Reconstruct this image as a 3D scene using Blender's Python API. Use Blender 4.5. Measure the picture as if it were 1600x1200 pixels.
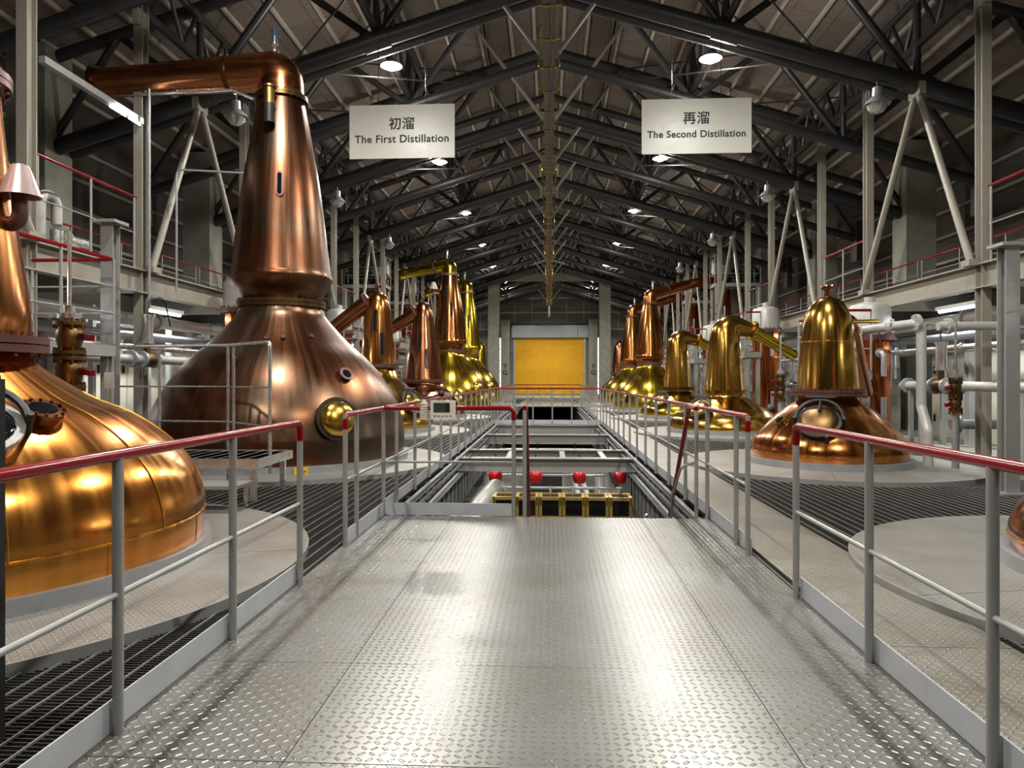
import bpy, math, random
from mathutils import Vector, Matrix
random.seed(7)
PI = math.pi
SC = bpy.context.scene
COL = SC.collection
for o in list(bpy.data.objects):
    bpy.data.objects.remove(o)

# ------------------------------------------------------------------ camera
CAM_H = 1.40
cd = bpy.data.cameras.new('camera')
cam = bpy.data.objects.new('camera', cd)
COL.objects.link(cam)
cam.location = (0, 0, CAM_H)
cam.rotation_euler = (PI / 2, 0, math.atan(58 / 1110))
cd.sensor_fit = 'HORIZONTAL'
cd.sensor_width = 36
cd.lens = 36 * 1110 / 1600
cd.shift_y = -8 / 1600
cd.clip_start = 0.05
cd.clip_end = 300
SC.camera = cam

# ------------------------------------------------------------------ world + exposure
W = bpy.data.worlds.new('world')
SC.world = W
W.use_nodes = True
W.node_tree.nodes['Background'].inputs[0].default_value = (0.8, 0.88, 1.0, 1)
W.node_tree.nodes['Background'].inputs[1].default_value = 0.15
SC.view_settings.view_transform = 'Standard'
SC.view_settings.look = 'None'
SC.view_settings.gamma = 1
SC.view_settings.exposure = 0.1
SC.view_settings.use_curve_mapping = False
LAMP_W = 1150          # one high bay lamp
STRIP_W = 90          # one strip lamp under a catwalk
LAMP_SIDE_W = 150      # what its open sides spill upward

# ------------------------------------------------------------------ materials
def lin(c):
    return tuple((v / 255 / 12.92) if v <= 10 else ((v / 255 + .055) / 1.055) ** 2.4 for v in c)

def base_mat(name):
    m = bpy.data.materials.new(name)
    m.use_nodes = True
    return m, m.node_tree, m.node_tree.nodes['Principled BSDF']

def N(t, typ, **kw):
    n = t.nodes.new(typ)
    for k, v in kw.items():
        setattr(n, k, v)
    return n

def mat(name, rgb, rough=.5, metal=0., var=.12, scale=6., stretch=(1, 1, 1), bump=0., spec=.5, rgb2=None, rvar=.08):
    """painted / metal surface with procedural wear"""
    m, t, b = base_mat(name)
    c = lin(rgb)
    c2 = lin(rgb2) if rgb2 else tuple(v * (1 - var * 2) for v in c)
    tc = N(t, 'ShaderNodeTexCoord')
    mp = N(t, 'ShaderNodeMapping')
    mp.inputs['Scale'].default_value = tuple(scale * s for s in stretch)
    no = N(t, 'ShaderNodeTexNoise')
    no.inputs['Scale'].default_value = 1.0
    no.inputs['Detail'].default_value = 5
    no.inputs['Roughness'].default_value = .6
    t.links.new(tc.outputs['Object'], mp.inputs['Vector'])
    t.links.new(mp.outputs['Vector'], no.inputs['Vector'])
    cr = N(t, 'ShaderNodeValToRGB')
    cr.color_ramp.elements[0].position = .32
    cr.color_ramp.elements[1].position = .66
    cr.color_ramp.elements[0].color = (*c2, 1)
    cr.color_ramp.elements[1].color = (*c, 1)
    t.links.new(no.outputs['Fac'], cr.inputs['Fac'])
    t.links.new(cr.outputs['Color'], b.inputs['Base Color'])
    mr = N(t, 'ShaderNodeMapRange')
    mr.inputs['To Min'].default_value = max(.03, rough - rvar)
    mr.inputs['To Max'].default_value = rough + rvar
    t.links.new(no.outputs['Fac'], mr.inputs['Value'])
    t.links.new(mr.outputs['Result'], b.inputs['Roughness'])
    b.inputs['Metallic'].default_value = metal
    b.inputs['Specular IOR Level'].default_value = spec
    if bump:
        bp = N(t, 'ShaderNodeBump')
        bp.inputs['Strength'].default_value = bump
        bp.inputs['Distance'].default_value = .01
        t.links.new(no.outputs['Fac'], bp.inputs['Height'])
        t.links.new(bp.outputs['Normal'], b.inputs['Normal'])
    return m

def copper(name, rgb, rgb2, rough=.25, patina=None, streak=1.0, arm=False):
    """hammered and brushed still metal: broad patina patches and fine streaks that run down the
    surface (round the upright axis of the vessel) or, with arm, along a level pipe"""
    m, t, b = base_mat(name)
    tc = N(t, 'ShaderNodeTexCoord')
    big = N(t, 'ShaderNodeTexNoise')
    big.inputs['Scale'].default_value = 1.1
    big.inputs['Detail'].default_value = 3
    t.links.new(tc.outputs['Object'], big.inputs['Vector'])
    fine = N(t, 'ShaderNodeTexNoise')
    fine.inputs['Scale'].default_value = 1.0
    fine.inputs['Detail'].default_value = 4
    if arm:
        mp = N(t, 'ShaderNodeMapping')
        mp.inputs['Scale'].default_value = (.6, 9, 9)
        t.links.new(tc.outputs['Object'], mp.inputs['Vector'])
        t.links.new(mp.outputs['Vector'], fine.inputs['Vector'])
    else:
        sp = N(t, 'ShaderNodeSeparateXYZ')
        t.links.new(tc.outputs['Object'], sp.inputs[0])
        xy = N(t, 'ShaderNodeVectorMath', operation='MULTIPLY')
        xy.inputs[1].default_value = (1, 1, 0)
        t.links.new(tc.outputs['Object'], xy.inputs[0])
        nz = N(t, 'ShaderNodeVectorMath', operation='NORMALIZE')
        t.links.new(xy.outputs[0], nz.inputs[0])
        sc = N(t, 'ShaderNodeVectorMath', operation='SCALE')
        sc.inputs['Scale'].default_value = 22
        t.links.new(nz.outputs[0], sc.inputs[0])
        cz = N(t, 'ShaderNodeCombineXYZ')
        ml = N(t, 'ShaderNodeMath', operation='MULTIPLY')
        ml.inputs[1].default_value = .9
        t.links.new(sp.outputs[2], ml.inputs[0])
        t.links.new(ml.outputs[0], cz.inputs[2])
        ad = N(t, 'ShaderNodeVectorMath', operation='ADD')
        t.links.new(sc.outputs[0], ad.inputs[0])
        t.links.new(cz.outputs[0], ad.inputs[1])
        t.links.new(ad.outputs[0], fine.inputs['Vector'])
    am = N(t, 'ShaderNodeMath', operation='MULTIPLY_ADD')
    am.inputs[1].default_value = .4 * streak
    t.links.new(fine.outputs['Fac'], am.inputs[0])
    t.links.new(big.outputs['Fac'], am.inputs[2])
    cr = N(t, 'ShaderNodeValToRGB')
    e = cr.color_ramp.elements
    e[0].position = .5
    e[1].position = .95
    e[0].color = (*lin(rgb2), 1)
    e[1].color = (*lin(rgb), 1)
    t.links.new(am.outputs[0], cr.inputs['Fac'])
    if patina:
        pn = N(t, 'ShaderNodeTexNoise')
        pn.inputs['Scale'].default_value = .9
        pn.inputs['Detail'].default_value = 5
        pn.inputs['Distortion'].default_value = .6
        t.links.new(tc.outputs['Object'], pn.inputs['Vector'])
        pr = N(t, 'ShaderNodeMapRange')
        pr.inputs['From Min'].default_value = .46
        pr.inputs['From Max'].default_value = .66
        t.links.new(pn.outputs['Fac'], pr.inputs['Value'])
        px = N(t, 'ShaderNodeMix', data_type='RGBA')
        t.links.new(pr.outputs['Result'], px.inputs[0])
        t.links.new(cr.outputs['Color'], px.inputs[6])
        px.inputs[7].default_value = (*lin(patina), 1)
        t.links.new(px.outputs[2], b.inputs['Base Color'])
    else:
        t.links.new(cr.outputs['Color'], b.inputs['Base Color'])
    b.inputs['Metallic'].default_value = 1
    mr = N(t, 'ShaderNodeMapRange')
    mr.inputs['From Min'].default_value = .3
    mr.inputs['From Max'].default_value = .7
    mr.inputs['To Min'].default_value = rough - .05
    mr.inputs['To Max'].default_value = rough + .07
    t.links.new(fine.outputs['Fac'], mr.inputs['Value'])
    t.links.new(mr.outputs['Result'], b.inputs['Roughness'])
    bp = N(t, 'ShaderNodeBump')
    bp.inputs['Strength'].default_value = .1
    bp.inputs['Distance'].default_value = .03
    t.links.new(big.outputs['Fac'], bp.inputs['Height'])
    t.links.new(bp.outputs['Normal'], b.inputs['Normal'])
    return m

def checker(name, rgb, pitch=.04, rough=.31, metal=.5, dirt=(150, 140, 125)):
    """raised tear plate: short bars whose direction alternates from cell to cell"""
    m, t, b = base_mat(name)
    tc = N(t, 'ShaderNodeTexCoord')
    sep = N(t, 'ShaderNodeSeparateXYZ')
    t.links.new(tc.outputs['Object'], sep.inputs[0])
    def M(op, a, bb=None, c=None):
        n = N(t, 'ShaderNodeMath', operation=op)
        for i, v in enumerate((a, bb, c)):
            if v is None:
                continue
            if isinstance(v, (int, float)):
                n.inputs[i].default_value = v
            else:
                t.links.new(v, n.inputs[i])
        return n.outputs[0]
    u = M('DIVIDE', sep.outputs[0], pitch)
    v = M('DIVIDE', sep.outputs[1], pitch)
    fu, fv = M('FLOOR', u), M('FLOOR', v)
    par = M('MODULO', M('ABSOLUTE', M('ADD', fu, fv)), 2)
    a = M('SUBTRACT', M('FRACT', u), .5)
    c = M('SUBTRACT', M('FRACT', v), .5)
    d1 = M('ABSOLUTE', M('ADD', a, c))
    d2 = M('ABSOLUTE', M('SUBTRACT', a, c))
    mix1 = N(t, 'ShaderNodeMix', data_type='FLOAT')
    mix2 = N(t, 'ShaderNodeMix', data_type='FLOAT')
    for mx, p, q in ((mix1, d1, d2), (mix2, d2, d1)):
        t.links.new(par, mx.inputs[0])
        t.links.new(p, mx.inputs[2])
        t.links.new(q, mx.inputs[3])
    across, along = mix1.outputs[0], mix2.outputs[0]
    h1 = N(t, 'ShaderNodeMapRange')
    h1.inputs['From Min'].default_value = .26
    h1.inputs['From Max'].default_value = .08
    t.links.new(across, h1.inputs['Value'])
    h2 = N(t, 'ShaderNodeMapRange')
    h2.inputs['From Min'].default_value = .58
    h2.inputs['From Max'].default_value = .36
    t.links.new(along, h2.inputs['Value'])
    h = M('MULTIPLY', h1.outputs[0], h2.outputs[0])
    bp = N(t, 'ShaderNodeBump')
    bp.inputs['Strength'].default_value = 1
    bp.inputs['Distance'].default_value = .005
    t.links.new(h, bp.inputs['Height'])
    t.links.new(bp.outputs['Normal'], b.inputs['Normal'])
    no = N(t, 'ShaderNodeTexNoise')
    no.inputs['Scale'].default_value = 1.7
    no.inputs['Detail'].default_value = 6
    t.links.new(tc.outputs['Object'], no.inputs['Vector'])
    cr = N(t, 'ShaderNodeValToRGB')
    cr.color_ramp.elements[0].position = .3
    cr.color_ramp.elements[1].position = .6
    cr.color_ramp.elements[0].color = (*lin(dirt), 1)
    cr.color_ramp.elements[1].color = (*lin(rgb), 1)
    t.links.new(no.outputs['Fac'], cr.inputs['Fac'])
    worn_contrast = N(t, 'ShaderNodeMix', data_type='RGBA', blend_type='ADD')  # bars worn brighter; relief contrast the lighting leaves out is put into colour
    hm = M('MULTIPLY', h, .55)
    t.links.new(hm, worn_contrast.inputs[0])
    t.links.new(cr.outputs['Color'], worn_contrast.inputs[6])
    worn_contrast.inputs[7].default_value = (.3, .3, .29, 1)
    t.links.new(worn_contrast.outputs[2], b.inputs['Base Color'])
    rr = M('SUBTRACT', rough, M('MULTIPLY', h, .1))
    t.links.new(rr, b.inputs['Roughness'])
    b.inputs['Metallic'].default_value = metal
    return m

def emis(name, rgb, s):
    m, t, b = base_mat(name)
    b.inputs['Base Color'].default_value = (*lin(rgb), 1)
    b.inputs['Emission Color'].default_value = (*lin(rgb), 1)
    b.inputs['Emission Strength'].default_value = s
    return m

def panel_mat(name, rgb, rgb2, px, py, axis):
    """boards with thin joints; axis picks the two object axes the joints follow"""
    m, t, b = base_mat(name)
    tc = N(t, 'ShaderNodeTexCoord')
    sep = N(t, 'ShaderNodeSeparateXYZ')
    cmb = N(t, 'ShaderNodeCombineXYZ')
    t.links.new(tc.outputs['Object'], sep.inputs[0])
    t.links.new(sep.outputs[axis[0]], cmb.inputs[0])
    t.links.new(sep.outputs[axis[1]], cmb.inputs[1])
    br = N(t, 'ShaderNodeTexBrick')
    br.offset = 0
    br.inputs['Scale'].default_value = 1
    br.inputs['Brick Width'].default_value = px
    br.inputs['Row Height'].default_value = py
    br.inputs['Mortar Size'].default_value = .008
    br.inputs['Color1'].default_value = (*lin(rgb), 1)
    br.inputs['Color2'].default_value = (*lin(rgb2), 1)
    br.inputs['Mortar'].default_value = (*[v * .35 for v in lin(rgb2)], 1)
    t.links.new(cmb.outputs[0], br.inputs['Vector'])
    no = N(t, 'ShaderNodeTexNoise')
    no.inputs['Scale'].default_value = 9
    no.inputs['Detail'].default_value = 6
    t.links.new(tc.outputs['Object'], no.inputs['Vector'])
    mx = N(t, 'ShaderNodeMix', data_type='RGBA', blend_type='MULTIPLY')
    mx.inputs[0].default_value = .55
    t.links.new(br.outputs['Color'], mx.inputs[6])
    t.links.new(no.outputs['Color'], mx.inputs[7])
    hs = N(t, 'ShaderNodeHueSaturation')
    hs.inputs['Saturation'].default_value = .8
    hs.inputs['Value'].default_value = 1.35
    t.links.new(mx.outputs[2], hs.inputs['Color'])
    t.links.new(hs.outputs[0], b.inputs['Base Color'])
    b.inputs['Roughness'].default_value = .85
    return m

MT = dict(
    plate=checker('checker_plate', (130, 131, 128), dirt=(119, 117, 111)),
    plate_worn=checker('checker_plate_worn', (130, 127, 118), rough=.45, metal=.35, dirt=(112, 107, 96)),
    plate_disc=checker('checker_plate_disc', (142, 141, 136), rough=.42, metal=.35, dirt=(124, 121, 113)),
    grate=mat('grating_steel', (74, 74, 72), .5, .5, scale=3),
    rods=mat('grating_rods', (150, 150, 146), .45, .4, scale=3),
    red=mat('red_paint', (128, 9, 18), .2, 0, var=.04, rvar=.02, spec=.35),
    grey=mat('grey_paint', (150, 150, 147), .4, .1, var=.05),
    toe=mat('toe_board_paint', (186, 190, 196), .4, .1, var=.06),
    galv=mat('galvanised', (172, 176, 180), .38, .55, var=.08, scale=9),
    stain=mat('stainless', (220, 220, 218), .26, .85, var=.04),
    white=mat('white_lagging', (178, 178, 174), .4, .15, var=.06),
    truss=mat('truss_paint', (46, 45, 46), .45, .1, var=.08),
    strut=mat('strut_paint', (104, 99, 92), .5, .1, var=.06),
    roof=panel_mat('roof_board', (122, 107, 94), (108, 95, 84), 2.0, .9, (1, 0)),
    purlin=mat('purlin_paint', (182, 175, 165), .5, 0, var=.06),
    beige=mat('beige_steel', (142, 137, 125), .45, .05, var=.06),
    conc=mat('concrete', (150, 150, 138), .85, 0, var=.14, scale=2.2, bump=.2),
    wallp=panel_mat('wall_board', (104, 96, 88), (92, 86, 80), 2.0, .9, (1, 2)),
    endw=panel_mat('end_wall_board', (120, 114, 106), (108, 104, 98), 1.9, 1.9, (0, 2)),
    lowfl=mat('lower_floor', (118, 116, 108), .6, 0, var=.15, scale=1.5),
    pit=mat('pit_panel', (120, 122, 122), .55, .2, var=.1),
    black=mat('black_rubber', (24, 24, 26), .5, 0),
    dark=mat('dark_iron', (66, 56, 52), .4, .7, var=.15),
    sign=mat('sign_board', (222, 222, 212), .32, 0, var=.015),
    ink=mat('sign_ink', (52, 50, 50), .6, 0),
    yellow=mat('shutter_yellow', (242, 190, 44), .45, .05, var=.06, scale=2),
    yline=mat('yellow_line', (222, 190, 40), .6, 0),
    brass=copper('brass', (226, 190, 92), (178, 138, 52), .22),
    oldbrass=copper('old_brass', (150, 118, 72), (92, 70, 46), .4),
    glass=mat('dark_glass', (18, 20, 24), .06, 0, var=.02, spec=.7),
    cream=mat('cream_plastic', (222, 216, 200), .45, 0, var=.03),
    lcd=mat('lcd_screen', (58, 66, 64), .2, 0, var=.03),
    panelb=mat('beige_cabinet', (190, 184, 168), .5, 0, var=.05),
    redlamp=mat('red_enamel', (206, 34, 40), .3, 0, var=.05),
    pink=mat('pink_enamel', (196, 176, 174), .3, .4, var=.05),
    paper=mat('paper', (228, 228, 222), .8, 0, var=.02),
    ltgrey=mat('header_panel', (160, 166, 170), .5, .1, var=.05),
    cond=copper('condenser_copper', (190, 112, 62), (150, 80, 44), .18),
    lampglass=emis('lamp_glow', (255, 246, 228), 60),
    tube=emis('tube_glow', (240, 248, 255), 9),
    daylight=emis('lit_window', (236, 244, 255), 3.0),
    blue=mat('blue_cap', (70, 110, 150), .4, 0),
    # stills
    aged=copper('aged_copper', (132, 86, 60), (98, 62, 42), .31, patina=(108, 94, 78), streak=.9),
    gold=copper('polished_copper', (226, 158, 72), (198, 118, 54), .2, streak=1.1),
    goldneck=copper('polished_copper_neck', (206, 138, 80), (172, 104, 62), .2),
    dome=copper('dome_copper', (200, 140, 72), (178, 106, 60), .18),
    brassy=copper('brassy_copper', (204, 164, 78), (168, 124, 54), .17),
    bright=copper('bright_brass', (214, 184, 62), (184, 150, 44), .18),
    rosy=copper('rosy_copper', (184, 124, 88), (146, 90, 62), .19),
    rosy_arm=copper('rosy_copper_arm', (190, 126, 86), (150, 92, 62), .2, arm=True),
    bright_arm=copper('bright_brass_arm', (214, 184, 62), (184, 150, 44), .18, arm=True),
    cond_arm=copper('copper_arm', (214, 138, 80), (178, 104, 60), .19, arm=True),
    aged_arm=copper('aged_copper_arm', (206, 134, 86), (160, 96, 60), .24, arm=True),
    copneck=copper('dark_copper_neck', (190, 130, 72), (154, 94, 52), .17),
    safe=mat('safe_brass', (206, 176, 96), .32, .6, var=.08),
    flange=mat('flange_brown', (112, 78, 74), .4, .6, var=.08),
    flangeb=copper('flange_brass', (116, 92, 56), (80, 62, 40), .38),
    seam=copper('seam_brass', (240, 190, 80), (214, 150, 60), .25),
)

# ------------------------------------------------------------------ mesh builder
class MB:
    def __init__(s):
        s.v, s.f = [], []
    def add(s, vs, fs):
        o = len(s.v)
        s.v += [tuple(p) for p in vs]
        s.f += [tuple(i + o for i in f) for f in fs]
        return s
    def box(s, a, b):
        x0, y0, z0 = a
        x1, y1, z1 = b
        vs = [(x, y, z) for z in (z0, z1) for y in (y0, y1) for x in (x0, x1)]
        return s.add(vs, [(0, 2, 3, 1), (4, 5, 7, 6), (0, 1, 5, 4), (2, 6, 7, 3), (0, 4, 6, 2), (1, 3, 7, 5)])
    def cbox(s, c, d):
        return s.box([c[i] - d[i] / 2 for i in range(3)], [c[i] + d[i] / 2 for i in range(3)])
    def obox(s, c, ex, ey, ez, d):
        """box with its own axes"""
        c = Vector(c)
        vs = [c + ex * (sx * d[0] / 2) + ey * (sy * d[1] / 2) + ez * (sz * d[2] / 2) for sz in (-1, 1) for sy in (-1, 1) for sx in (-1, 1)]
        return s.add(vs, [(0, 2, 3, 1), (4, 5, 7, 6), (0, 1, 5, 4), (2, 6, 7, 3), (0, 4, 6, 2), (1, 3, 7, 5)])
    def bar(s, p, q, w, h):
        p, q = Vector(p), Vector(q)
        ex = (q - p).normalized()
        up = Vector((0, 0, 1)) if abs(ex.z) < .95 else Vector((0, 1, 0))
        ey = up.cross(ex).normalized()
        ez = ex.cross(ey)
        return s.obox((p + q) / 2, ex, ey, ez, ((q - p).length, w, h))
    def tube(s, pts, r, n=12, caps=True):
        pts = [Vector(p) for p in pts]
        k = len(pts)
        rs = r if isinstance(r, (list, tuple)) else [r] * k
        tan = []
        for i in range(k):
            a = pts[max(0, i - 1)]
            b = pts[min(k - 1, i + 1)]
            tan.append((b - a).normalized())
        ref = Vector((0, 0, 1)) if abs(tan[0].z) < .9 else Vector((1, 0, 0))
        u = (ref - tan[0] * ref.dot(tan[0])).normalized()
        vs = []
        for i in range(k):
            u = (u - tan[i] * u.dot(tan[i])).normalized()
            w = tan[i].cross(u)
            for j in range(n):
                a = 2 * PI * j / n
                vs.append(pts[i] + (u * math.cos(a) + w * math.sin(a)) * rs[i])
        fs = [(i * n + j, i * n + (j + 1) % n, (i + 1) * n + (j + 1) % n, (i + 1) * n + j) for i in range(k - 1) for j in range(n)]
        if caps:
            fs.append(tuple(range(n - 1, -1, -1)))
            fs.append(tuple((k - 1) * n + j for j in range(n)))
        return s.add(vs, fs)
    def cyl(s, p, q, r, n=16):
        return s.tube([p, q], r, n)
    def lathe(s, prof, c=(0, 0, 0), n=64, close=False):
        cx, cy, cz = c
        vs, fs = [], []
        k = len(prof)
        for r, z in prof:
            for j in range(n):
                a = 2 * PI * j / n
                vs.append((cx + r * math.cos(a), cy + r * math.sin(a), cz + z))
        m = k if close else k - 1
        for i in range(m):
            i2 = (i + 1) % k
            for j in range(n):
                fs.append((i * n + j, i * n + (j + 1) % n, i2 * n + (j + 1) % n, i2 * n + j))
        if not close:
            if prof[0][0] > 1e-4:
                fs.append(tuple(range(n - 1, -1, -1)))
            if prof[-1][0] > 1e-4:
                fs.append(tuple((k - 1) * n + j for j in range(n)))
        return s.add(vs, fs)
    def ring(s, p, d, r, th, n=32, bolts=0, br=.012):
        """flange: disc of thickness th across axis d, bolt heads on both faces"""
        p, d = Vector(p), Vector(d).normalized()
        s.tube([p - d * th / 2, p + d * th / 2], r, n)
        if bolts:
            ref = Vector((0, 0, 1)) if abs(d.z) < .9 else Vector((1, 0, 0))
            u = (ref - d * ref.dot(d)).normalized()
            w = d.cross(u)
            for j in range(bolts):
                a = 2 * PI * (j + .5) / bolts
                c = p + (u * math.cos(a) + w * math.sin(a)) * (r - br * 1.6)
                s.tube([c - d * (th / 2 + br * 1.4), c + d * (th / 2 + br * 1.4)], br, 6)
        return s
    def ibeam(s, p, q, w, h, t=.02):
        p, q = Vector(p), Vector(q)
        ex = (q - p).normalized()
        up = Vector((0, 0, 1)) if abs(ex.z) < .95 else Vector((0, 1, 0))
        ey = up.cross(ex).normalized()
        ez = ex.cross(ey)
        L = (q - p).length
        c = (p + q) / 2
        s.obox(c, ex, ey, ez, (L, t, h - 2 * t))
        s.obox(c + ez * (h / 2 - t / 2), ex, ey, ez, (L, w, t))
        s.obox(c - ez * (h / 2 - t / 2), ex, ey, ez, (L, w, t))
        return s
    def stadium(s, c, nrm, up, w, h, th, n=8):
        """rounded slot w x h, thickness th, facing nrm"""
        c, nz = Vector(c), Vector(nrm).normalized()
        uy = (Vector(up) - nz * Vector(up).dot(nz)).normalized()
        ux = uy.cross(nz)
        r = w / 2
        pts = []
        for k in range(n + 1):
            a = PI * k / n
            pts.append((r * math.cos(a), (h / 2 - r) + r * math.sin(a)))
        for k in range(n + 1):
            a = PI + PI * k / n
            pts.append((r * math.cos(a), -(h / 2 - r) + r * math.sin(a)))
        m = len(pts)
        vs = [c + ux * x + uy * y - nz * (th / 2) for x, y in pts] + [c + ux * x + uy * y + nz * (th / 2) for x, y in pts]
        fs = [(i, (i + 1) % m, m + (i + 1) % m, m + i) for i in range(m)]
        fs += [tuple(range(m - 1, -1, -1)), tuple(range(m, 2 * m))]
        return s.add(vs, fs)
    def dome(s, p, d, r, depth, n=24, k=6):
        """spherical cap bulging along d"""
        p, d = Vector(p), Vector(d).normalized()
        ref = Vector((0, 0, 1)) if abs(d.z) < .9 else Vector((1, 0, 0))
        u = (ref - d * ref.dot(d)).normalized()
        w = d.cross(u)
        vs, fs = [], []
        for i in range(k):
            a = PI / 2 * i / k
            for j in range(n):
                b = 2 * PI * j / n
                vs.append(p + (u * math.cos(b) + w * math.sin(b)) * (r * math.cos(a)) + d * (depth * math.sin(a)))
        vs.append(p + d * depth)
        for i in range(k - 1):
            for j in range(n):
                fs.append((i * n + j, i * n + (j + 1) % n, (i + 1) * n + (j + 1) % n, (i + 1) * n + j))
        for j in range(n):
            fs.append(((k - 1) * n + j, (k - 1) * n + (j + 1) % n, k * n))
        fs.append(tuple(range(n - 1, -1, -1)))
        return s.add(vs, fs)
    def build(s, name, m, parent=None, smooth=True, angle=35):
        me = bpy.data.meshes.new(name)
        loc = Vector((0, 0, 0))
        q = parent
        while q is not None:
            loc += q.location
            q = q.parent
        vs = [(x - loc.x, y - loc.y, z - loc.z) for x, y, z in s.v] if parent else s.v
        me.from_pydata(vs, [], s.f)
        me.update()
        if smooth:
            me.polygons.foreach_set('use_smooth', [True] * len(me.polygons))
            me.set_sharp_from_angle(angle=math.radians(angle))
        me.materials.append(MT[m] if isinstance(m, str) else m)
        o = bpy.data.objects.new(name, me)
        COL.objects.link(o)
        if parent:
            o.parent = parent
        return o

def lettering(t, size, parent, loc, off=.0):
    """writing as real letter shapes"""
    cu = bpy.data.curves.new('lettering', 'FONT')
    cu.body = t
    cu.size = size
    cu.align_x = 'CENTER'
    cu.extrude = .002
    cu.offset = off
    cu.space_character = 1.06
    tmp = bpy.data.objects.new('lettering_curve', cu)
    COL.objects.link(tmp)
    dg = bpy.context.evaluated_depsgraph_get()
    dg.update()
    me = bpy.data.meshes.new_from_object(tmp.evaluated_get(dg))
    bpy.data.objects.remove(tmp)
    me.name = 'lettering'
    me.materials.clear()
    me.materials.append(MT['ink'])
    o = bpy.data.objects.new('lettering', me)
    COL.objects.link(o)
    o.parent = parent
    o.location = loc
    o.rotation_euler = (PI / 2, 0, 0)
    return o

def tag(o, label, cat, group=None, kind=None):
    o['label'] = label
    o['category'] = cat
    if group:
        o['group'] = group
    if kind:
        o['kind'] = kind
    return o

def thing(name, label, cat, loc, group=None):
    o = bpy.data.objects.new(name, None)
    o.empty_display_size = .2
    COL.objects.link(o)
    o.location = loc
    return tag(o, label, cat, group)

def single(mb, name, m, label, cat, group=None):
    """a thing that is one mesh: origin moved to its lowest middle point"""
    xs, ys, zs = zip(*mb.v)
    c = ((min(xs) + max(xs)) / 2, (min(ys) + max(ys)) / 2, min(zs))
    mb.v = [(x - c[0], y - c[1], z - c[2]) for x, y, z in mb.v]
    o = mb.build(name, m)
    o.location = c
    return tag(o, label, cat, group)

def struct(mb, name, m, smooth=True):
    o = mb.build(name, m, smooth=smooth)
    o['kind'] = 'structure'
    return o

def spline(pts, k=6):
    """Catmull-Rom through (r, z) points; a point repeated makes a corner"""
    out = []
    n = len(pts)
    for i in range(n - 1):
        p1, p2 = pts[i], pts[i + 1]
        if p1 == p2:
            continue
        p0 = pts[i - 1] if i > 0 else p1
        p3 = pts[i + 2] if i + 2 < n else p2
        for j in range(k):
            t = j / k
            q = []
            for a in range(2):
                q.append(.5 * (2 * p1[a] + (p2[a] - p0[a]) * t + (2 * p0[a] - 5 * p1[a] + 4 * p2[a] - p3[a]) * t * t
                               + (3 * p1[a] - p0[a] - 3 * p2[a] + p3[a]) * t ** 3))
            out.append((max(0, q[0]), q[1]))
    out.append(pts[-1])
    return out

def arc(p, a, b, r, k=8):
    """round the corner p between directions a (towards the previous point) and b (towards the next)"""
    p, a, b = Vector(p), Vector(a).normalized(), Vector(b).normalized()
    ang = a.angle(b)
    d = r / math.tan(ang / 2)
    s, e = p + a * d, p + b * d
    c = p + (a + b).normalized() * (r / math.sin(ang / 2))
    u, v = s - c, e - c
    th = u.angle(v)
    out = []
    for i in range(k + 1):
        t = i / k
        out.append(c + (u * math.sin((1 - t) * th) + v * math.sin(t * th)) / math.sin(th))
    return out

def route(pts, r):
    """pipe centre line with rounded corners"""
    pts = [Vector(p) for p in pts]
    out = [pts[0]]
    for i in range(1, len(pts) - 1):
        a, b = pts[i - 1] - pts[i], pts[i + 1] - pts[i]
        rr = min(r, .45 * min(a.length, b.length))
        if a.normalized().dot(b.normalized()) < -.999:
            out.append(pts[i])
        else:
            out += arc(pts[i], a, b, rr * math.tan(a.angle(b) / 2) if a.angle(b) < PI / 2 else rr, 6)
    out.append(pts[-1])
    return out

PITCH = 6.75
ROW_X = 4.5
ROW_Y = [5.0 + PITCH * k for k in range(7)]
END_Y = 64.0
LOW = -3.2
RL, RR = -1.70, 1.58          # the two rail lines of the middle walkway
PLAT_Y = 7.2                  # front edge of the platform
PIT1, PIT2 = 22.0, 36.0

# ------------------------------------------------------------------ structure: floors
b = MB()
b.box((-11.8, -6, LOW - .2), (11.8, END_Y, LOW))
struct(b, 'floor_lower', 'lowfl', False)

g = .0025
b = MB()
ys = [-1.6, -.5, .55, 1.55, 2.55, 3.45, 4.45, 5.4, 6.3, PLAT_Y]
for x0, x1 in ((RL - .036, -.97), (-.97, .92), (.92, RR + .036)):
    for y0, y1 in zip(ys[:-1], ys[1:]):
        b.box((x0 + g, y0 + g, -.012), (x1 - g, y1 - g, 0))
struct(b, 'floor_platform', 'plate', False)
b = MB()
b.box((RL + .02, -1.6, -.16), (RR - .02, PLAT_Y - .02, -.014))
struct(b, 'floor_platform_frame', 'pit', False)
b = MB()
b.box((RL - .02, -6, -.012), (2.4, -1.62, 0))
struct(b, 'floor_entrance', 'plate', False)

# walkway strip of plates beside the pit on the second-distillation side
b = MB()
y = -1.6
while y < 48:
    b.box((1.68, y + g, -.006), (2.4, y + 1.8 - g, .006))
    y += 1.8
struct(b, 'floor_walkway', 'plate_worn', False)

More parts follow.
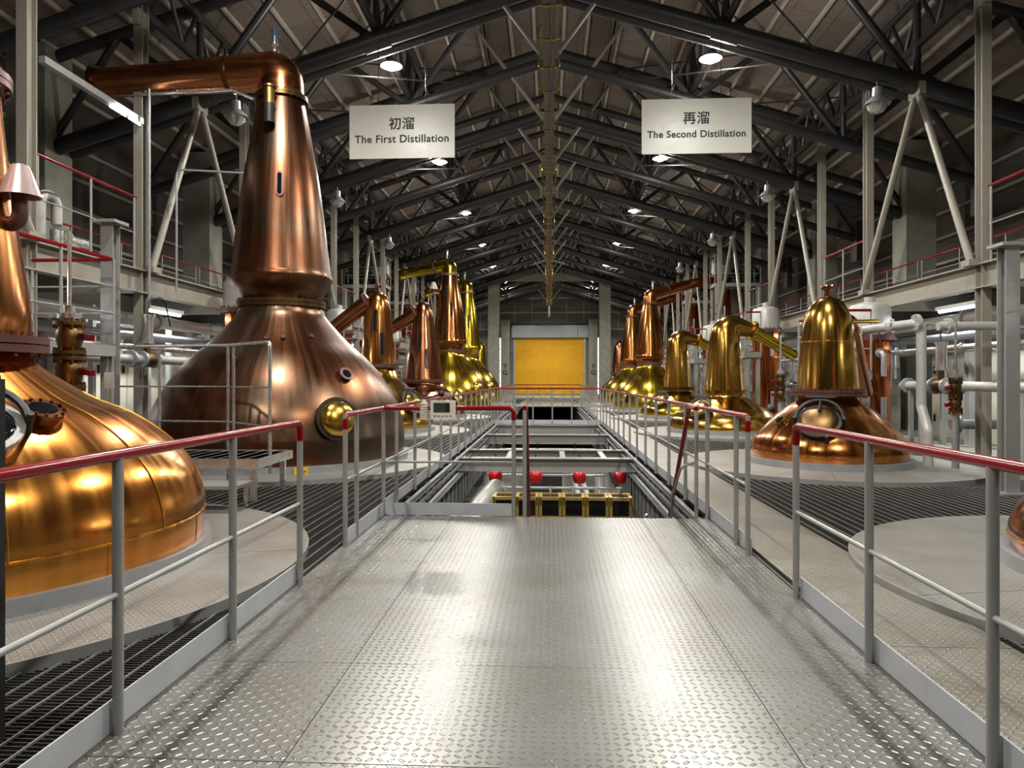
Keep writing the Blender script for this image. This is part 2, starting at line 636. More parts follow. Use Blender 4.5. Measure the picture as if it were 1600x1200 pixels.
def grating(name, x0, x1, y0, y1, step):
    b = MB()
    y = y0
    while y < y1:
        b.box((x0, y, -.045), (x1, y + .005, -.01))
        y += step
    # joists under the grating
    y = y0 + .4
    while y < y1:
        b.box((x0, y, -.25), (x1, y + .1, -.05))
        y += 1.7
    struct(b, name, 'grate', False)
    b = MB()
    x = x0 + .02
    while x <= x1:
        b.box((x - .0032, y0, -.014), (x + .0032, y1, -.003))
        x += .105
    return struct(b, name + '_rods', 'rods', False)
for nm, x0, x1 in (('floor_grating_west', -8.0, RL - .04), ('floor_grating_east', RR + .04, 8.0)):
    grating(nm, x0, x1, -2, 9.5, .03)
    grating(nm + '_middle', x0, x1, 9.5, 24, .04)
    grating(nm + '_far', x0, x1, 24, 49, .06)
b = MB()
for s in (-1, 1):
    b.box((min(s * 8, s * 11.8), -6, -.2), (max(s * 8, s * 11.8), END_Y, -.01))
b.box((-8, 49, -.2), (8, END_Y, -.01))
struct(b, 'floor_concrete', 'conc', False)

# bridges across the pit
b = MB()
for y0, y1 in ((PIT1, PIT1 + 1.4), (PIT2, 49)):
    b.box((RL + .02, y0, -.02), (RR + .02, y1, 0))
struct(b, 'floor_bridge', 'plate_worn', False)

# pit edge channels and panelled pit sides
b = MB()
for x, s in ((RL + .05, 1), (RR - .05, -1)):
    b.box((min(x, x + s * .05), PLAT_Y, -.04), (max(x, x + s * .05), 48, -.01))
    b.box((min(x + s * .08, x + s * .11), PLAT_Y, -.12), (max(x + s * .08, x + s * .11), 48, -.09))
    b.box((min(x - s * .06, x + s * .12), PLAT_Y, -.3), (max(x - s * .06, x + s * .12), 48, -.28))
struct(b, 'trim_pit_edge', 'pit', False)
b = MB()
for x in (RL - .02, RR + .02):
    y = PLAT_Y
    while y < 48:
        b.box((x - .02, y, -1.0), (x + .02, y + .44, -.16))
        b.box((x - .05, y + .44, -1.0), (x + .05, y + .5, -.16))
        y += .5
struct(b, 'wall_pit', 'pit', False)

# ------------------------------------------------------------------ structure: walls and roof
SL = .305
def roof_z(x):
    return 11.25 - SL * abs(x)
b = MB()
for s in (-1, 1):
    x = s * 11.8
    b.box((min(x, x + s * .2), -6, LOW), (max(x, x + s * .2), END_Y, roof_z(11.8) + .3))
    if s < 0:
        struct(b, 'wall_west', 'wallp', False)
    else:
        struct(b, 'wall_east', 'wallp', False)
    b = MB()
b.box((-11.8, -6.2, LOW), (11.8, -6, 11.6))
struct(b, 'wall_back', 'wallp', False)
b = MB()
DOOR_X0, DOOR_X1, DOOR_Z = -3.2, 3.27, 5.1
b.box((-11.8, END_Y, LOW), (DOOR_X0, END_Y + .2, 11.6))
b.box((DOOR_X1, END_Y, LOW), (11.8, END_Y + .2, 11.6))
b.box((DOOR_X0, END_Y, DOOR_Z), (DOOR_X1, END_Y + .2, 11.6))
b.box((DOOR_X0, END_Y, LOW), (DOOR_X1, END_Y + .2, 0))
struct(b, 'wall_end', 'endw', False)
# girts on the side and end walls
b = MB()
for s in (-1, 1):
    z = 2.6
    while z < 7.6:
        b.cbox((s * 11.74, 29, z), (.1, 70, .07))
        z += .75
for z in (3.2 + 2.6, 7.3, 8.6):
    b.box((-11.7, END_Y - .08, z), (11.7, END_Y - .01, z + .12))
for k in range(-5, 6):
    if abs(k) > 0:
        b.box((k * 1.55 - .03, END_Y - .06, 6), (k * 1.55 + .03, END_Y - .01, 8.6))
struct(b, 'trim_girts', 'purlin', False)

b = MB()
MON = 1.75
for s in (-1, 1):
    vs = [(s * MON, -6, roof_z(MON)), (s * 11.8, -6, roof_z(11.8)), (s * 11.8, END_Y, roof_z(11.8)), (s * MON, END_Y, roof_z(MON))]
    b.add(vs + [(x, y, z + .2) for x, y, z in vs], [(0, 1, 2, 3), (7, 6, 5, 4), (0, 4, 5, 1), (1, 5, 6, 2), (2, 6, 7, 3), (3, 7, 4, 0)])
    # raised ridge monitor: upright side and its own small slope
    x = s * MON
    b.box((min(x, x + s * .12), -6, roof_z(MON) - .05), (max(x, x + s * .12), END_Y, roof_z(MON) + .95))
    vs = [(0, -6, roof_z(0) + 1.0), (s * MON, -6, roof_z(MON) + .95), (s * MON, END_Y, roof_z(MON) + .95), (0, END_Y, roof_z(0) + 1.0)]
    b.add(vs + [(x, y, z + .2) for x, y, z in vs], [(0, 1, 2, 3), (7, 6, 5, 4), (0, 4, 5, 1), (1, 5, 6, 2), (2, 6, 7, 3), (3, 7, 4, 0)])
struct(b, 'ceiling', 'roof', False)
b = MB()
for s in (-1, 1):
    for k in range(13):
        x = MON + .12 + k * .82
        if x < 11.6:
            b.cbox((s * x, 29, roof_z(x) - .05), (.06, 70, .09))
    for x in (.45, 1.15):
        b.cbox((s * x, 29, roof_z(x) + .92), (.09, 70, .09))
struct(b, 'ceiling_purlins', 'purlin', False)

# concrete columns down both sides, and the four at the far end
TR_Y = [13.8 + PITCH * k for k in range(-2, 7)]
k = 0
for y in TR_Y:
    for s in (-1, 1):
        b = MB()
        b.cbox((s * 10.25, y, (8.0 + LOW) / 2), (.8, .8, 8.0 - LOW))
        struct(b, 'column_concrete', 'conc', False)
for y, zt in ((49.5, 8.3), (62.6, 6.6)):
    for s in (-1, 1):
        b = MB()
        b.box((s * 3.85 - .38, y - .38, -.01), (s * 3.85 + .38, y + .38, zt))
        o = struct(b, 'column_concrete', 'conc', False)
        if y > 60:
            for ch, z in (('Y', 2.3), ('G', 1.75)):
                lettering(ch, .6, o, (s * 3.85, y - .39, z), .016)
b = MB()
b.ibeam((-8.4, 48.75, 8.35), (8.4, 48.75, 8.35), .4, .5, .05)
b.bar((-3.85, 49.5, 8.2), (-9, 49.5, 6.6), .2, .25)
b.bar((3.85, 49.5, 8.2), (9, 49.5, 6.6), .2, .25)
struct(b, 'beam_gable', 'strut', False)

# ------------------------------------------------------------------ roof trusses
def low_z(x):
    return 9.08 - SL * abs(x)
def up_z(x):
    return 10.9 - SL * abs(x)
HALF = PITCH / 2
ty = 13.8 - 4 * HALF
first = True
while ty < 62:
    main = abs(((ty - 13.8) / PITCH) - round((ty - 13.8) / PITCH)) < .01
    b = MB()
    r = .165 if main else .125
    for s in (-1, 1):
        b.tube([(0, ty, low_z(0)), (s * 10.3, ty, low_z(10.3))], r, 14)
        if main:
            b.tube([(0, ty + .42, low_z(0)), (s * 9.9, ty + .42, low_z(9.9))], r * .8, 12)
        b.tube([(0, ty, up_z(0)), (s * 10.4, ty, up_z(10.4))], .12, 12)
        nodes_l = [0, 3.4, 6.94, 10.1]
        nodes_u = [1.74, 5.2, 8.6]
        for i, xu in enumerate(nodes_u):
            for xl in (nodes_l[i], nodes_l[i + 1]):
                if i == 0 and xl == 0:
                    continue
                b.tube([(s * xl, ty, low_z(xl)), (s * xu, ty, up_z(xu))], .075, 10)
        b.tube([(s * 6.94, ty, low_z(6.94)), (s * 6.94, ty, up_z(6.94))], .07, 10)
        b.tube([(s * 3.4, ty, low_z(3.4)), (s * 3.4, ty, up_z(3.4))], .06, 10)
        b.cbox((s * 10.1, ty, low_z(10.1) - .1), (.2, .5, 1.3))
        # gusset sleeves at the joints
        for xl in (3.4, 6.94):
            b.tube([(s * (xl - .25), ty, low_z(xl - .25)), (s * (xl + .25), ty, low_z(xl + .25))], r * 1.16, 14)
    struct(b, 'beam_truss', 'truss')
    # struts that carry the crane rail
    b = MB()
    for s in (-1, 1):
        b.tube([(s * .1, ty, 7.62), (s * 2.05, ty, up_z(2.05))], .05, 8)
        b.cbox((s * .14, ty, 7.72), (.14, .08, .26))
    struct(b, 'beam_strut', 'strut')
    ty += HALF

# longitudinal lattice girders
for s in (-1, 1):
    for X, z0, z1 in ((3.4, 8.25, 9.3), (6.94, 7.7, 8.6)):
        b = MB()
        b.tube([(s * X, -4, z0), (s * X, 62, z0)], .075, 10)
        b.tube([(s * X, -4, z1), (s * X, 62, z1)], .075, 10)
        y = 3.0
        st = HALF / 6
        i = 0
        while y < 56:
            a, c = (z0, z1) if i % 2 == 0 else (z1, z0)
            b.tube([(s * X, y, a), (s * X, y + st, c)], .04, 8, False)
            y += st
            i += 1
        struct(b, 'beam_lattice', 'truss')
# tie rods in the roof plane
b = MB()
ty = 13.8 - 2 * HALF
i = 0
while ty < 56:
    for s in (-1, 1):
        for x0, x1 in ((1.74, 5.2), (5.2, 8.6)):
            a, c = (x0, x1) if i % 2 == 0 else (x1, x0)
            b.tube([(s * a, ty, up_z(a) - .12), (s * c, ty + HALF, up_z(c) - .12)], .022, 6)
            if x0 < 5:
                b.tube([(s * c, ty, low_z(c)), (s * a, ty + HALF, low_z(a))], .018, 6)
    ty += HALF
    i += 1
struct(b, 'beam_tie_rods', 'truss')

# ------------------------------------------------------------------ steel posts, A-frames and catwalks
CX = 6.94
CB = 3.25            # catwalk level
for s in (-1, 1):
    for k in range(-1, 6):
        c = 13.8 + PITCH * k
        for y in (c - 2.05, c + 2.05):
            b = MB()
            b.ibeam((s * CX, y, -.05), (s * CX, y, 7.72), .15, .19, .02)
            b.cbox((s * CX, y, -.02), (.36, .36, .03))
            b.cbox((s * CX, y, 7.55), (.1, .34, .36))
            struct(b, 'column_steel', 'beige', False)
        b = MB()
        for d in (-1, 1):
            b.tube([(s * CX, c + d * .06, 6.78), (s * (CX - .14), c + d * 1.95, CB + .05)], .06, 12)
            b.cbox((s * (CX - .14), c + d * 1.93, CB + .02), (.16, .24, .1))
        b.cbox((s * CX, c, 6.83), (.12, .42, .24))
        struct(b, 'column_a_frame', 'beige')
    b = MB()
    b.ibeam((s * (CX + .0), 3, CB - .2), (s * CX, 49, CB - .2), .2, .4, .025)
    for k in range(-1, 6):
        c = 13.8 + PITCH * k
        for y in (c - 2.05, c + 2.05):
            b.ibeam((s * CX, y, CB - .2), (s * 10.2, y, CB - .2), .18, .36, .025)
    b.ibeam((s * 9.4, 3, CB - .2), (s * 9.4, 49, CB - .2), .2, .36, .025)
    struct(b, 'beam_catwalk', 'beige', False)
    b = MB()
    b.box((min(s * 7.9, s * 9.5), 3, CB), (max(s * 7.9, s * 9.5), 49, CB + .04))
    struct(b, 'floor_catwalk', 'grate', False)

# crane rail under the ridge
rail = thing('crane_rail', 'long beige crane rail hung under the roof ridge with brackets', 'rail', (0, 30, 7.3))
b = MB()
b.ibeam((0, 4, 7.45), (0, 57, 7.45), .22, .3, .025)
b.build('rail_beam', 'strut', rail, False)
y = 5.6
while y < 57:
    b = MB()
    for s in (-1, 1):
        b.tube(route([(s * .1, y, 7.3), (s * .19, y, 7.3), (s * .19, y, 7.52), (s * .12, y, 7.52)], .04), .016, 6)
    b.cbox((0, y, 7.29), (.22, .05, .02))
    b.build('bracket', 'brass', rail)
    y += HALF / 3
b = MB()
b.tube([(.04 + .012 * math.sin(i * 1.7), 5 + i * .5, 7.28) for i in range(104)], .015, 6)
b.build('cable', 'black', rail)
b = MB().cyl((0, 56.9, 7.4), (0, 56.9, 6.3), .07, 10)
b.build('drop_post', 'strut', rail)
b = MB()
for k in range(4):
    w_ = .35 + .3 * k
    b.tube([(w_ * math.sin(t_ * .5) * (1 if k % 2 else -1), 56.8 - .03 * k, 6.5 - (.55 + .12 * k) * math.sin(t_ * .25)) for t_ in range(13)], .018, 6)
b.build('cable_loops', 'black', rail)

# ------------------------------------------------------------------ door and its surroundings
d = struct(MB().box((DOOR_X0 - .0, END_Y - .02, 0), (DOOR_X0 + .14, END_Y + .1, DOOR_Z)).box((DOOR_X1 - .14, END_Y - .02, 0), (DOOR_X1, END_Y + .1, DOOR_Z)), 'door_1', 'white', False)
b = MB()
z = 0
while z < DOOR_Z - .01:
    b.lathe([(.0, 0)], n=3) if False else None
    x0, x1 = DOOR_X0 + .14, DOOR_X1 - .14
    b.add([(x0, END_Y + .06, z), (x1, END_Y + .06, z), (x1, END_Y + .0, z + .04), (x0, END_Y + .0, z + .04), (x1, END_Y + .0, z + .085), (x0, END_Y + .0, z + .085), (x1, END_Y + .06, z + .12), (x0, END_Y + .06, z + .12)],
          [(0, 1, 2, 3), (3, 2, 4, 5), (5, 4, 6, 7)])
    z += .12
b.build('shutter', 'yellow', d)
b = MB()
b.box((DOOR_X0 - .15, END_Y - .5, DOOR_Z), (DOOR_X1 - .75, END_Y - .02, DOOR_Z + 1.1))
b.box((DOOR_X1 - .72, END_Y - .45, DOOR_Z), (DOOR_X1 + .5, END_Y - .02, DOOR_Z + 1.1))
b.build('shutter_box', 'ltgrey', d, False)
b = MB()
b.box((DOOR_X0 - .3, END_Y - .6, DOOR_Z + 1.2), (DOOR_X1 + .4, END_Y - .02, DOOR_Z + 1.34))
struct(b, 'beam_lintel', 'truss', False)
for i, s in enumerate((-1, 1)):
    b = MB()
    for z in range(5):
        b.box((s * 4.44 - .17, END_Y - .05, .05 + z * 1.02), (s * 4.44 + .17, END_Y - .02, 1.0 + z * 1.02))
    o = struct(b, 'window_%d' % (i + 1), 'daylight', False)
    b = MB()
    for z in range(6):
        b.box((s * 4.44 - .22, END_Y - .07, -.01 + z * 1.02), (s * 4.44 + .22, END_Y - .01, .05 + z * 1.02))
    for dx in (-.2, .2):
        b.box((s * 4.44 + dx - .03, END_Y - .07, 0), (s * 4.44 + dx + .03, END_Y - .01, 5.1))
    b.build('window_frame', 'white', o, False)
# side wall windows behind the pipework
k = 3
for s in (-1, 1):
    for y in (14.0, 20.5, 27.5, 34.0):
        b = MB()
        b.box((min(s * 11.7, s * 11.77), y - .9, 1.0), (max(s * 11.7, s * 11.77), y + .9, 2.3))
        o = struct(b, 'window_%d' % k, 'daylight', False)
        b = MB()
        for yy in (y - .95, y - .3, y + .3, y + .95):
            b.cbox((s * 11.68, yy, 1.65), (.08, .07, 1.4))
        for zz in (.97, 1.65, 2.33):
            b.cbox((s * 11.68, y, zz), (.08, 1.95, .07))
        b.build('window_frame', 'grey', o, False)
        k += 1

# ------------------------------------------------------------------ lamps
def high_bay(x, y, label, z=8.1, lit=True, group=None, name='high_bay_lamp', power=1.0):
    L = thing(name, label, 'lamp', (x, y, z), group)
    zt = low_z(x) if not lit else 8.25
    MB().lathe([(.06, .3), (.09, .28), (.1, .12), (.22, 0), (.235, -.03), (.225, -.03), (.21, 0), (.09, .1)], (x, y, z), 24).build('reflector', 'galv', L)
    MB().cyl((x, y, z + .28), (x, y, zt - .02 if zt > z + .35 else z + .42), .015, 8).build('hanger', 'dark', L)
    if lit:
        MB().lathe([(0, -.12), (.08, -.1), (.13, -.04), (.14, .02), (.1, .09)], (x, y, z), 20).build('bulb', 'lampglass', L)
        ld = bpy.data.lights.new('lamp_light', 'SPOT')
        ld.energy = LAMP_W * power
        ld.spot_size = math.radians(160)
        ld.spot_blend = .5
        ld.shadow_soft_size = .14
        ld.color = (1, .965, .9)
        lo = bpy.data.objects.new('lamp_light', ld)
        COL.objects.link(lo)
        lo.parent = L
        lo.location = (0, 0, -.16)
        ld = bpy.data.lights.new('lamp_spill', 'POINT')
        ld.energy = LAMP_SIDE_W
        ld.shadow_soft_size = .14
        ld.color = (1, .965, .9)
        lo = bpy.data.objects.new('lamp_spill', ld)
        COL.objects.link(lo)
        lo.parent = L
        lo.location = (0, 0, -.3)
    else:
        MB().lathe([(0, -.2), (.1, -.18), (.17, -.1), (.19, 0), (.18, .02)], (x, y, z), 20).build('globe', 'stain', L)
    return L
ORD = ['overhead behind the viewer', 'overhead near the viewer', 'nearest of the visible row', 'second of the row', 'third of the row', 'fourth of the row', 'fifth of the row']
for k in range(7):
    y = 1.56 + 6.72 * k
    for s, nm in ((-1, 'First'), (1, 'Second')):
        high_bay(s * 3.36, y, 'glowing high bay lamp on the %s Distillation sign side, %s' % (nm, ORD[k]), group='glowing high bay lamps')
for s, nm in ((-1, 'First'), (1, 'Second')):
    high_bay(s * 3.36, 55.0, 'glowing high bay lamp beyond the far gable beam, %s Distillation side' % nm, z=9.0, group='glowing high bay lamps', power=3.2)
for k in range(4):
    y = 13.8 + PITCH * k
    for s, nm in ((-1, 'First'), (1, 'Second')):
        high_bay(s * 6.2, y - .02, 'unlit grey globe lamp hung under the %s roof truss above the %s Distillation catwalk' % (['nearest', 'second', 'third', 'fourth'][k], nm), z=6.62, lit=False, group='unlit globe lamps', name='globe_lamp')
for s, nm in ((-1, 'First'), (1, 'Second')):
    for k in range(-1, 5):
        y = 13.8 + PITCH * k
        U = thing('strip_lamp', 'lit white strip lamp under the catwalk, bay %s from the viewer, %s Distillation side' % (['one', 'two', 'three', 'four', 'five', 'six'][k + 1], nm), 'lamp', (s * 7.7, y, 2.74))
        MB().cbox((s * 7.7, y, 2.78), (.12, 1.4, .07)).build('housing', 'white', U, False)
        MB().cyl((s * 7.7, y - .65, 2.72), (s * 7.7, y + .65, 2.72), .03, 12).build('tube_lamp', 'tube', U)
        ld = bpy.data.lights.new('strip_light_source', 'AREA')
        ld.shape = 'RECTANGLE'
        ld.size = .2
        ld.size_y = 1.3
        ld.energy = STRIP_W
        ld.color = (.95, .98, 1)
        lo = bpy.data.objects.new('strip_light_source', ld)
        COL.objects.link(lo)
        lo.parent = U
        lo.location = (0, 0, -.06)
L = thing('strip_light', 'slanting grey channel with two lit fluorescent tubes beside the big brown still arm', 'lamp', (-6.9, 10.4, 5.68))
MB().bar((-6.88, 9.3, 5.74), (-6.88, 11.65, 5.74), .1, .1).build('channel', 'galv', L, False)
MB().cyl((-6.84, 10.75, 5.66), (-6.84, 11.15, 5.66), .022, 10).build('tube_lamp', 'tube', L)
MB().cyl((-6.84, 11.25, 5.66), (-6.84, 11.55, 5.66), .022, 10).build('tube_lamp', 'tube', L)

# ------------------------------------------------------------------ hanging signs
def sign(xc, yc, zc, w, h, top, low, label):
    S = thing('hanging_sign', label, 'sign', (xc, yc, zc - h / 2))
    MB().cbox((xc, yc, zc), (w, .03, h)).build('board', 'sign', S, False)
    for t, size, z in ((top, .25, zc + .06), (low, .205 if len(low) < 23 else .182, zc - .21)):
        lettering(t, size, S, (0, -.0175, z - (zc - h / 2)), .004)
    for dx in (-.45, .45):
        MB().cyl((xc + dx * w / 2, yc, zc + h / 2), (xc + dx * w / 2, yc, low_z(xc + dx * w / 2) - .1), .006, 6).build('wire', 'dark', S)
sign(-2.83, 13.55, 6.16, 2.04, 1.03, '初溜', 'The First Distillation', 'white hanging sign reading The First Distillation')
sign(2.77, 13.55, 6.16, 2.04, 1.03, '再溜', 'The Second Distillation', 'white hanging sign reading The Second Distillation')

# ------------------------------------------------------------------ railings
def railing(name, label, path, posts, h=1.1, top='red', r=.024, pr=.021, mids=(.55,), toe=True, drop=(True, True), group=None, toe_off=.0, lower=0.):
    """path: base points of the rail line; posts: base points"""
    P = [Vector(p) for p in path]
    R = thing(name, label, 'railing', P[0], group)
    up = Vector((0, 0, h))
    tp = [p + up for p in P]
    if drop[0]:
        tp = [P[0] + Vector((0, 0, h - .12))] + tp
    if drop[1]:
        tp = tp + [P[-1] + Vector((0, 0, h - .12))]
    MB().tube(route(tp, .07) if len(tp) > 2 else tp, r, 12).build('top_rail', top, R)
    for m in mids:
        MB().tube([p + Vector((0, 0, m)) for p in P], pr * .62, 10).build('mid_rail', 'grey' if top == 'red' else top, R)
    for p in posts:
        p = Vector(p)
        MB().cyl(p - Vector((0, 0, lower)), p + Vector((0, 0, h)), pr, 12).build('post', 'grey' if top == 'red' else top, R)
    if toe:
        b = MB()
        for p, q in zip(P[:-1], P[1:]):
            nrm = Vector((0, 0, 1)).cross((q - p).normalized()) * toe_off
            b.bar(p + nrm + Vector((0, 0, .068)), q + nrm + Vector((0, 0, .068)), .008, .125)
        b.build('toe_board', 'toe', R, False)
    return R
def row(x, ys, z=0.):
    return [(x, y, z) for y in ys]
railing('handrail', 'red topped handrail in front of the nearest polished copper still', [(RL, -.6, 0), (RL, 4.77, 0)], row(RL, (-.55, .55, 1.65, 2.72, 3.74, 4.77)), toe_off=.03, drop=(False, True))
railing('handrail', 'red topped handrail nearest the viewer on the Second Distillation side', [(RR, -.6, 0), (RR, 4.64, 0)], row(RR, (-.55, .55, 1.6, 2.62, 3.6, 4.64)), toe_off=-.03, drop=(False, True))
# around the platform end
railing('handrail', 'red topped handrail at the platform corner carrying the cream display', [(RL, 5.85, 0), (RL, 7.22, 0), (-.36, 7.22, 0)], [(RL, 5.85, 0), (RL, 6.2, 0), (RL, 7.22, 0), (-.36, 7.22, 0)], toe_off=0, drop=(True, True))
def yr(a, c, st=1.12):
    n = max(1, round((c - a) / st))
    return [a + (c - a) * i / n for i in range(n + 1)]
railing('handrail', 'long red topped handrail running beside the pit from the platform, First Distillation side', [(RL, 7.3, 0), (RL, PIT1, 0)], row(RL, yr(7.85, PIT1)), toe_off=.03, drop=(False, False))
railing('handrail', 'long red topped handrail running beside the pit from the platform, Second Distillation side', [(RR, 5.75, 0), (RR, PIT1, 0)], row(RR, [5.75, 6.1] + yr(7.2, PIT1)), toe_off=-.03, drop=(True, False))
railing('handrail', 'red topped handrail across the far end of the first pit', [(RL, PIT1 + .05, 0), (RR, PIT1 + .05, 0)], [(x, PIT1 + .05, 0) for x in (-1.1, -.5, .1, .7, 1.2)], drop=(False, False))
railing('handrail', 'distant red topped handrail beside the second pit, First Distillation side', [(RL, PIT1 + 1.5, 0), (RL, PIT2, 0)], row(RL, yr(PIT1 + 1.5, PIT2)), toe_off=.03, drop=(False, False))
railing('handrail', 'distant red topped handrail beside the second pit, Second Distillation side', [(RR, PIT1 + 1.5, 0), (RR, PIT2, 0)], row(RR, yr(PIT1 + 1.5, PIT2)), toe_off=-.03, drop=(False, False))
railing('handrail', 'farthest red topped cross handrail in front of the yellow shutter', [(RL, PIT2 + .05, 0), (RR, PIT2 + .05, 0)], [(x, PIT2 + .05, 0) for x in (-1.1, -.5, .1, .7, 1.2)], drop=(False, False))

# catwalk rails, one per bay
BAY = ['opposite the nearest still', 'above the second still', 'above the third still', 'above the fourth still', 'above the fifth still', 'above the sixth still']
for s, nm in ((-1, 'First'), (1, 'Second')):
    for k in range(-1, 5):
        c = 13.8 + PITCH * k
        y0, y1 = c + 2.2, c + PITCH - 2.2
        railing('catwalk_railing', 'red topped catwalk railing between steel posts %s, %s Distillation side' % (BAY[k + 1], nm), [(s * CX, y0, CB), (s * CX, y1, CB)], row(s * CX, [y0 + .05, (y0 + y1) / 2, y1 - .05], CB), h=1.2, mids=(.6,), toe=False, drop=(False, False), r=.022, pr=.018)
        y0, y1 = c - 2.0, c + PITCH - 2.2
        railing('catwalk_railing', 'rear red topped catwalk railing by the concrete columns %s, %s Distillation side' % (BAY[k + 1], nm), [(s * 9.35, y0, CB + .04), (s * 9.35, y1, CB + .04)], row(s * 9.35, yr(y0, y1, 1.5), CB + .04), h=1.1, mids=(.4, .75), toe=False, drop=(False, False), r=.022, pr=.016)

# stair into the pit
st = thing('stair', 'steel stair with red handrails going down into the pit', 'stair', (.6, 7.25, -.2))
def stp(t):
    return Vector((0, 7.25 + 2.6 * t, -.05 - 3.1 * t))
for x in (-.32, 1.35):
    a, c = stp(0), stp(1)
    MB().bar((x, a.y, a.z - .1), (x, c.y, c.z - .02), .03, .22).build('stringer', 'pit', st, False)
b = MB()
for i in range(1, 14):
    p = stp(i / 14)
    b.cbox((.515, p.y, p.z), (1.62, .24, .03))
b.build('treads', 'plate_worn', st, False)
for x in (-.25, RR - .1):
    a, c = stp(.05), stp(.95)
    MB().tube(route([(x, 7.24, 1.1), (x, 7.6, 1.1), (x, a.y + 1.3, -.1), (x, c.y + .3, c.z + .9), (x, c.y + .3, c.z + .3)], .15), .024, 12).build('handrail', 'red', st)
    MB().cyl((x, 7.24, -.04), (x, 7.24, 1.08), .02, 10).build('post', 'grey', st)
MB().tube(route([(1.5, 7.35, .55), (1.35, 7.35, .5), (1.35, 7.9, .1), (1.4, 8.3, -.6)], .1), .014, 8).build('mid_rail', 'grey', st)

# wall display clipped on the corner rail
D = thing('temperature_display', 'cream temperature and humidity display clipped on the corner handrail', 'display', (-1.1, 7.18, 1.0))
MB().cbox((-1.075, 7.16, 1.085), (.25, .05, .19)).build('case', 'cream', D, False)
MB().cbox((-1.085, 7.133, 1.11), (.165, .006, .095)).build('screen', 'lcd', D, False)
MB().cbox((-1.022, 7.128, 1.11), (.04, .004, .085)).build('side_screen', 'black', D, False)
for i in range(5):
    MB().cbox((-1.155 + i * .04, 7.132, 1.025), (.022, .006, .012)).build('button', 'galv', D, False)
b = MB()
for i in range(7):
    b.cyl((-1.27, 7.16, .99 + i * .025), (-1.27, 7.16, 1.008 + i * .025), .04 if i else .045, 14)
b.cyl((-1.27, 7.16, .99), (-1.27, 7.16, 1.19), .02, 10)
b.build('probe', 'cream', D)
b = MB()
b.dome((-1.45, 9.5, 1.2), (0, 0, 1), .045, .045)
b.dome((-1.45, 9.5, 1.2), (0, 0, -1), .045, .045)
b.cyl((RL, 9.5, 1.12), (-1.45, 9.5, 1.2), .012, 8)
o = single(b, 'ball_stop', 'black', 'small black ball on a stub above the pit handrail', 'ball')

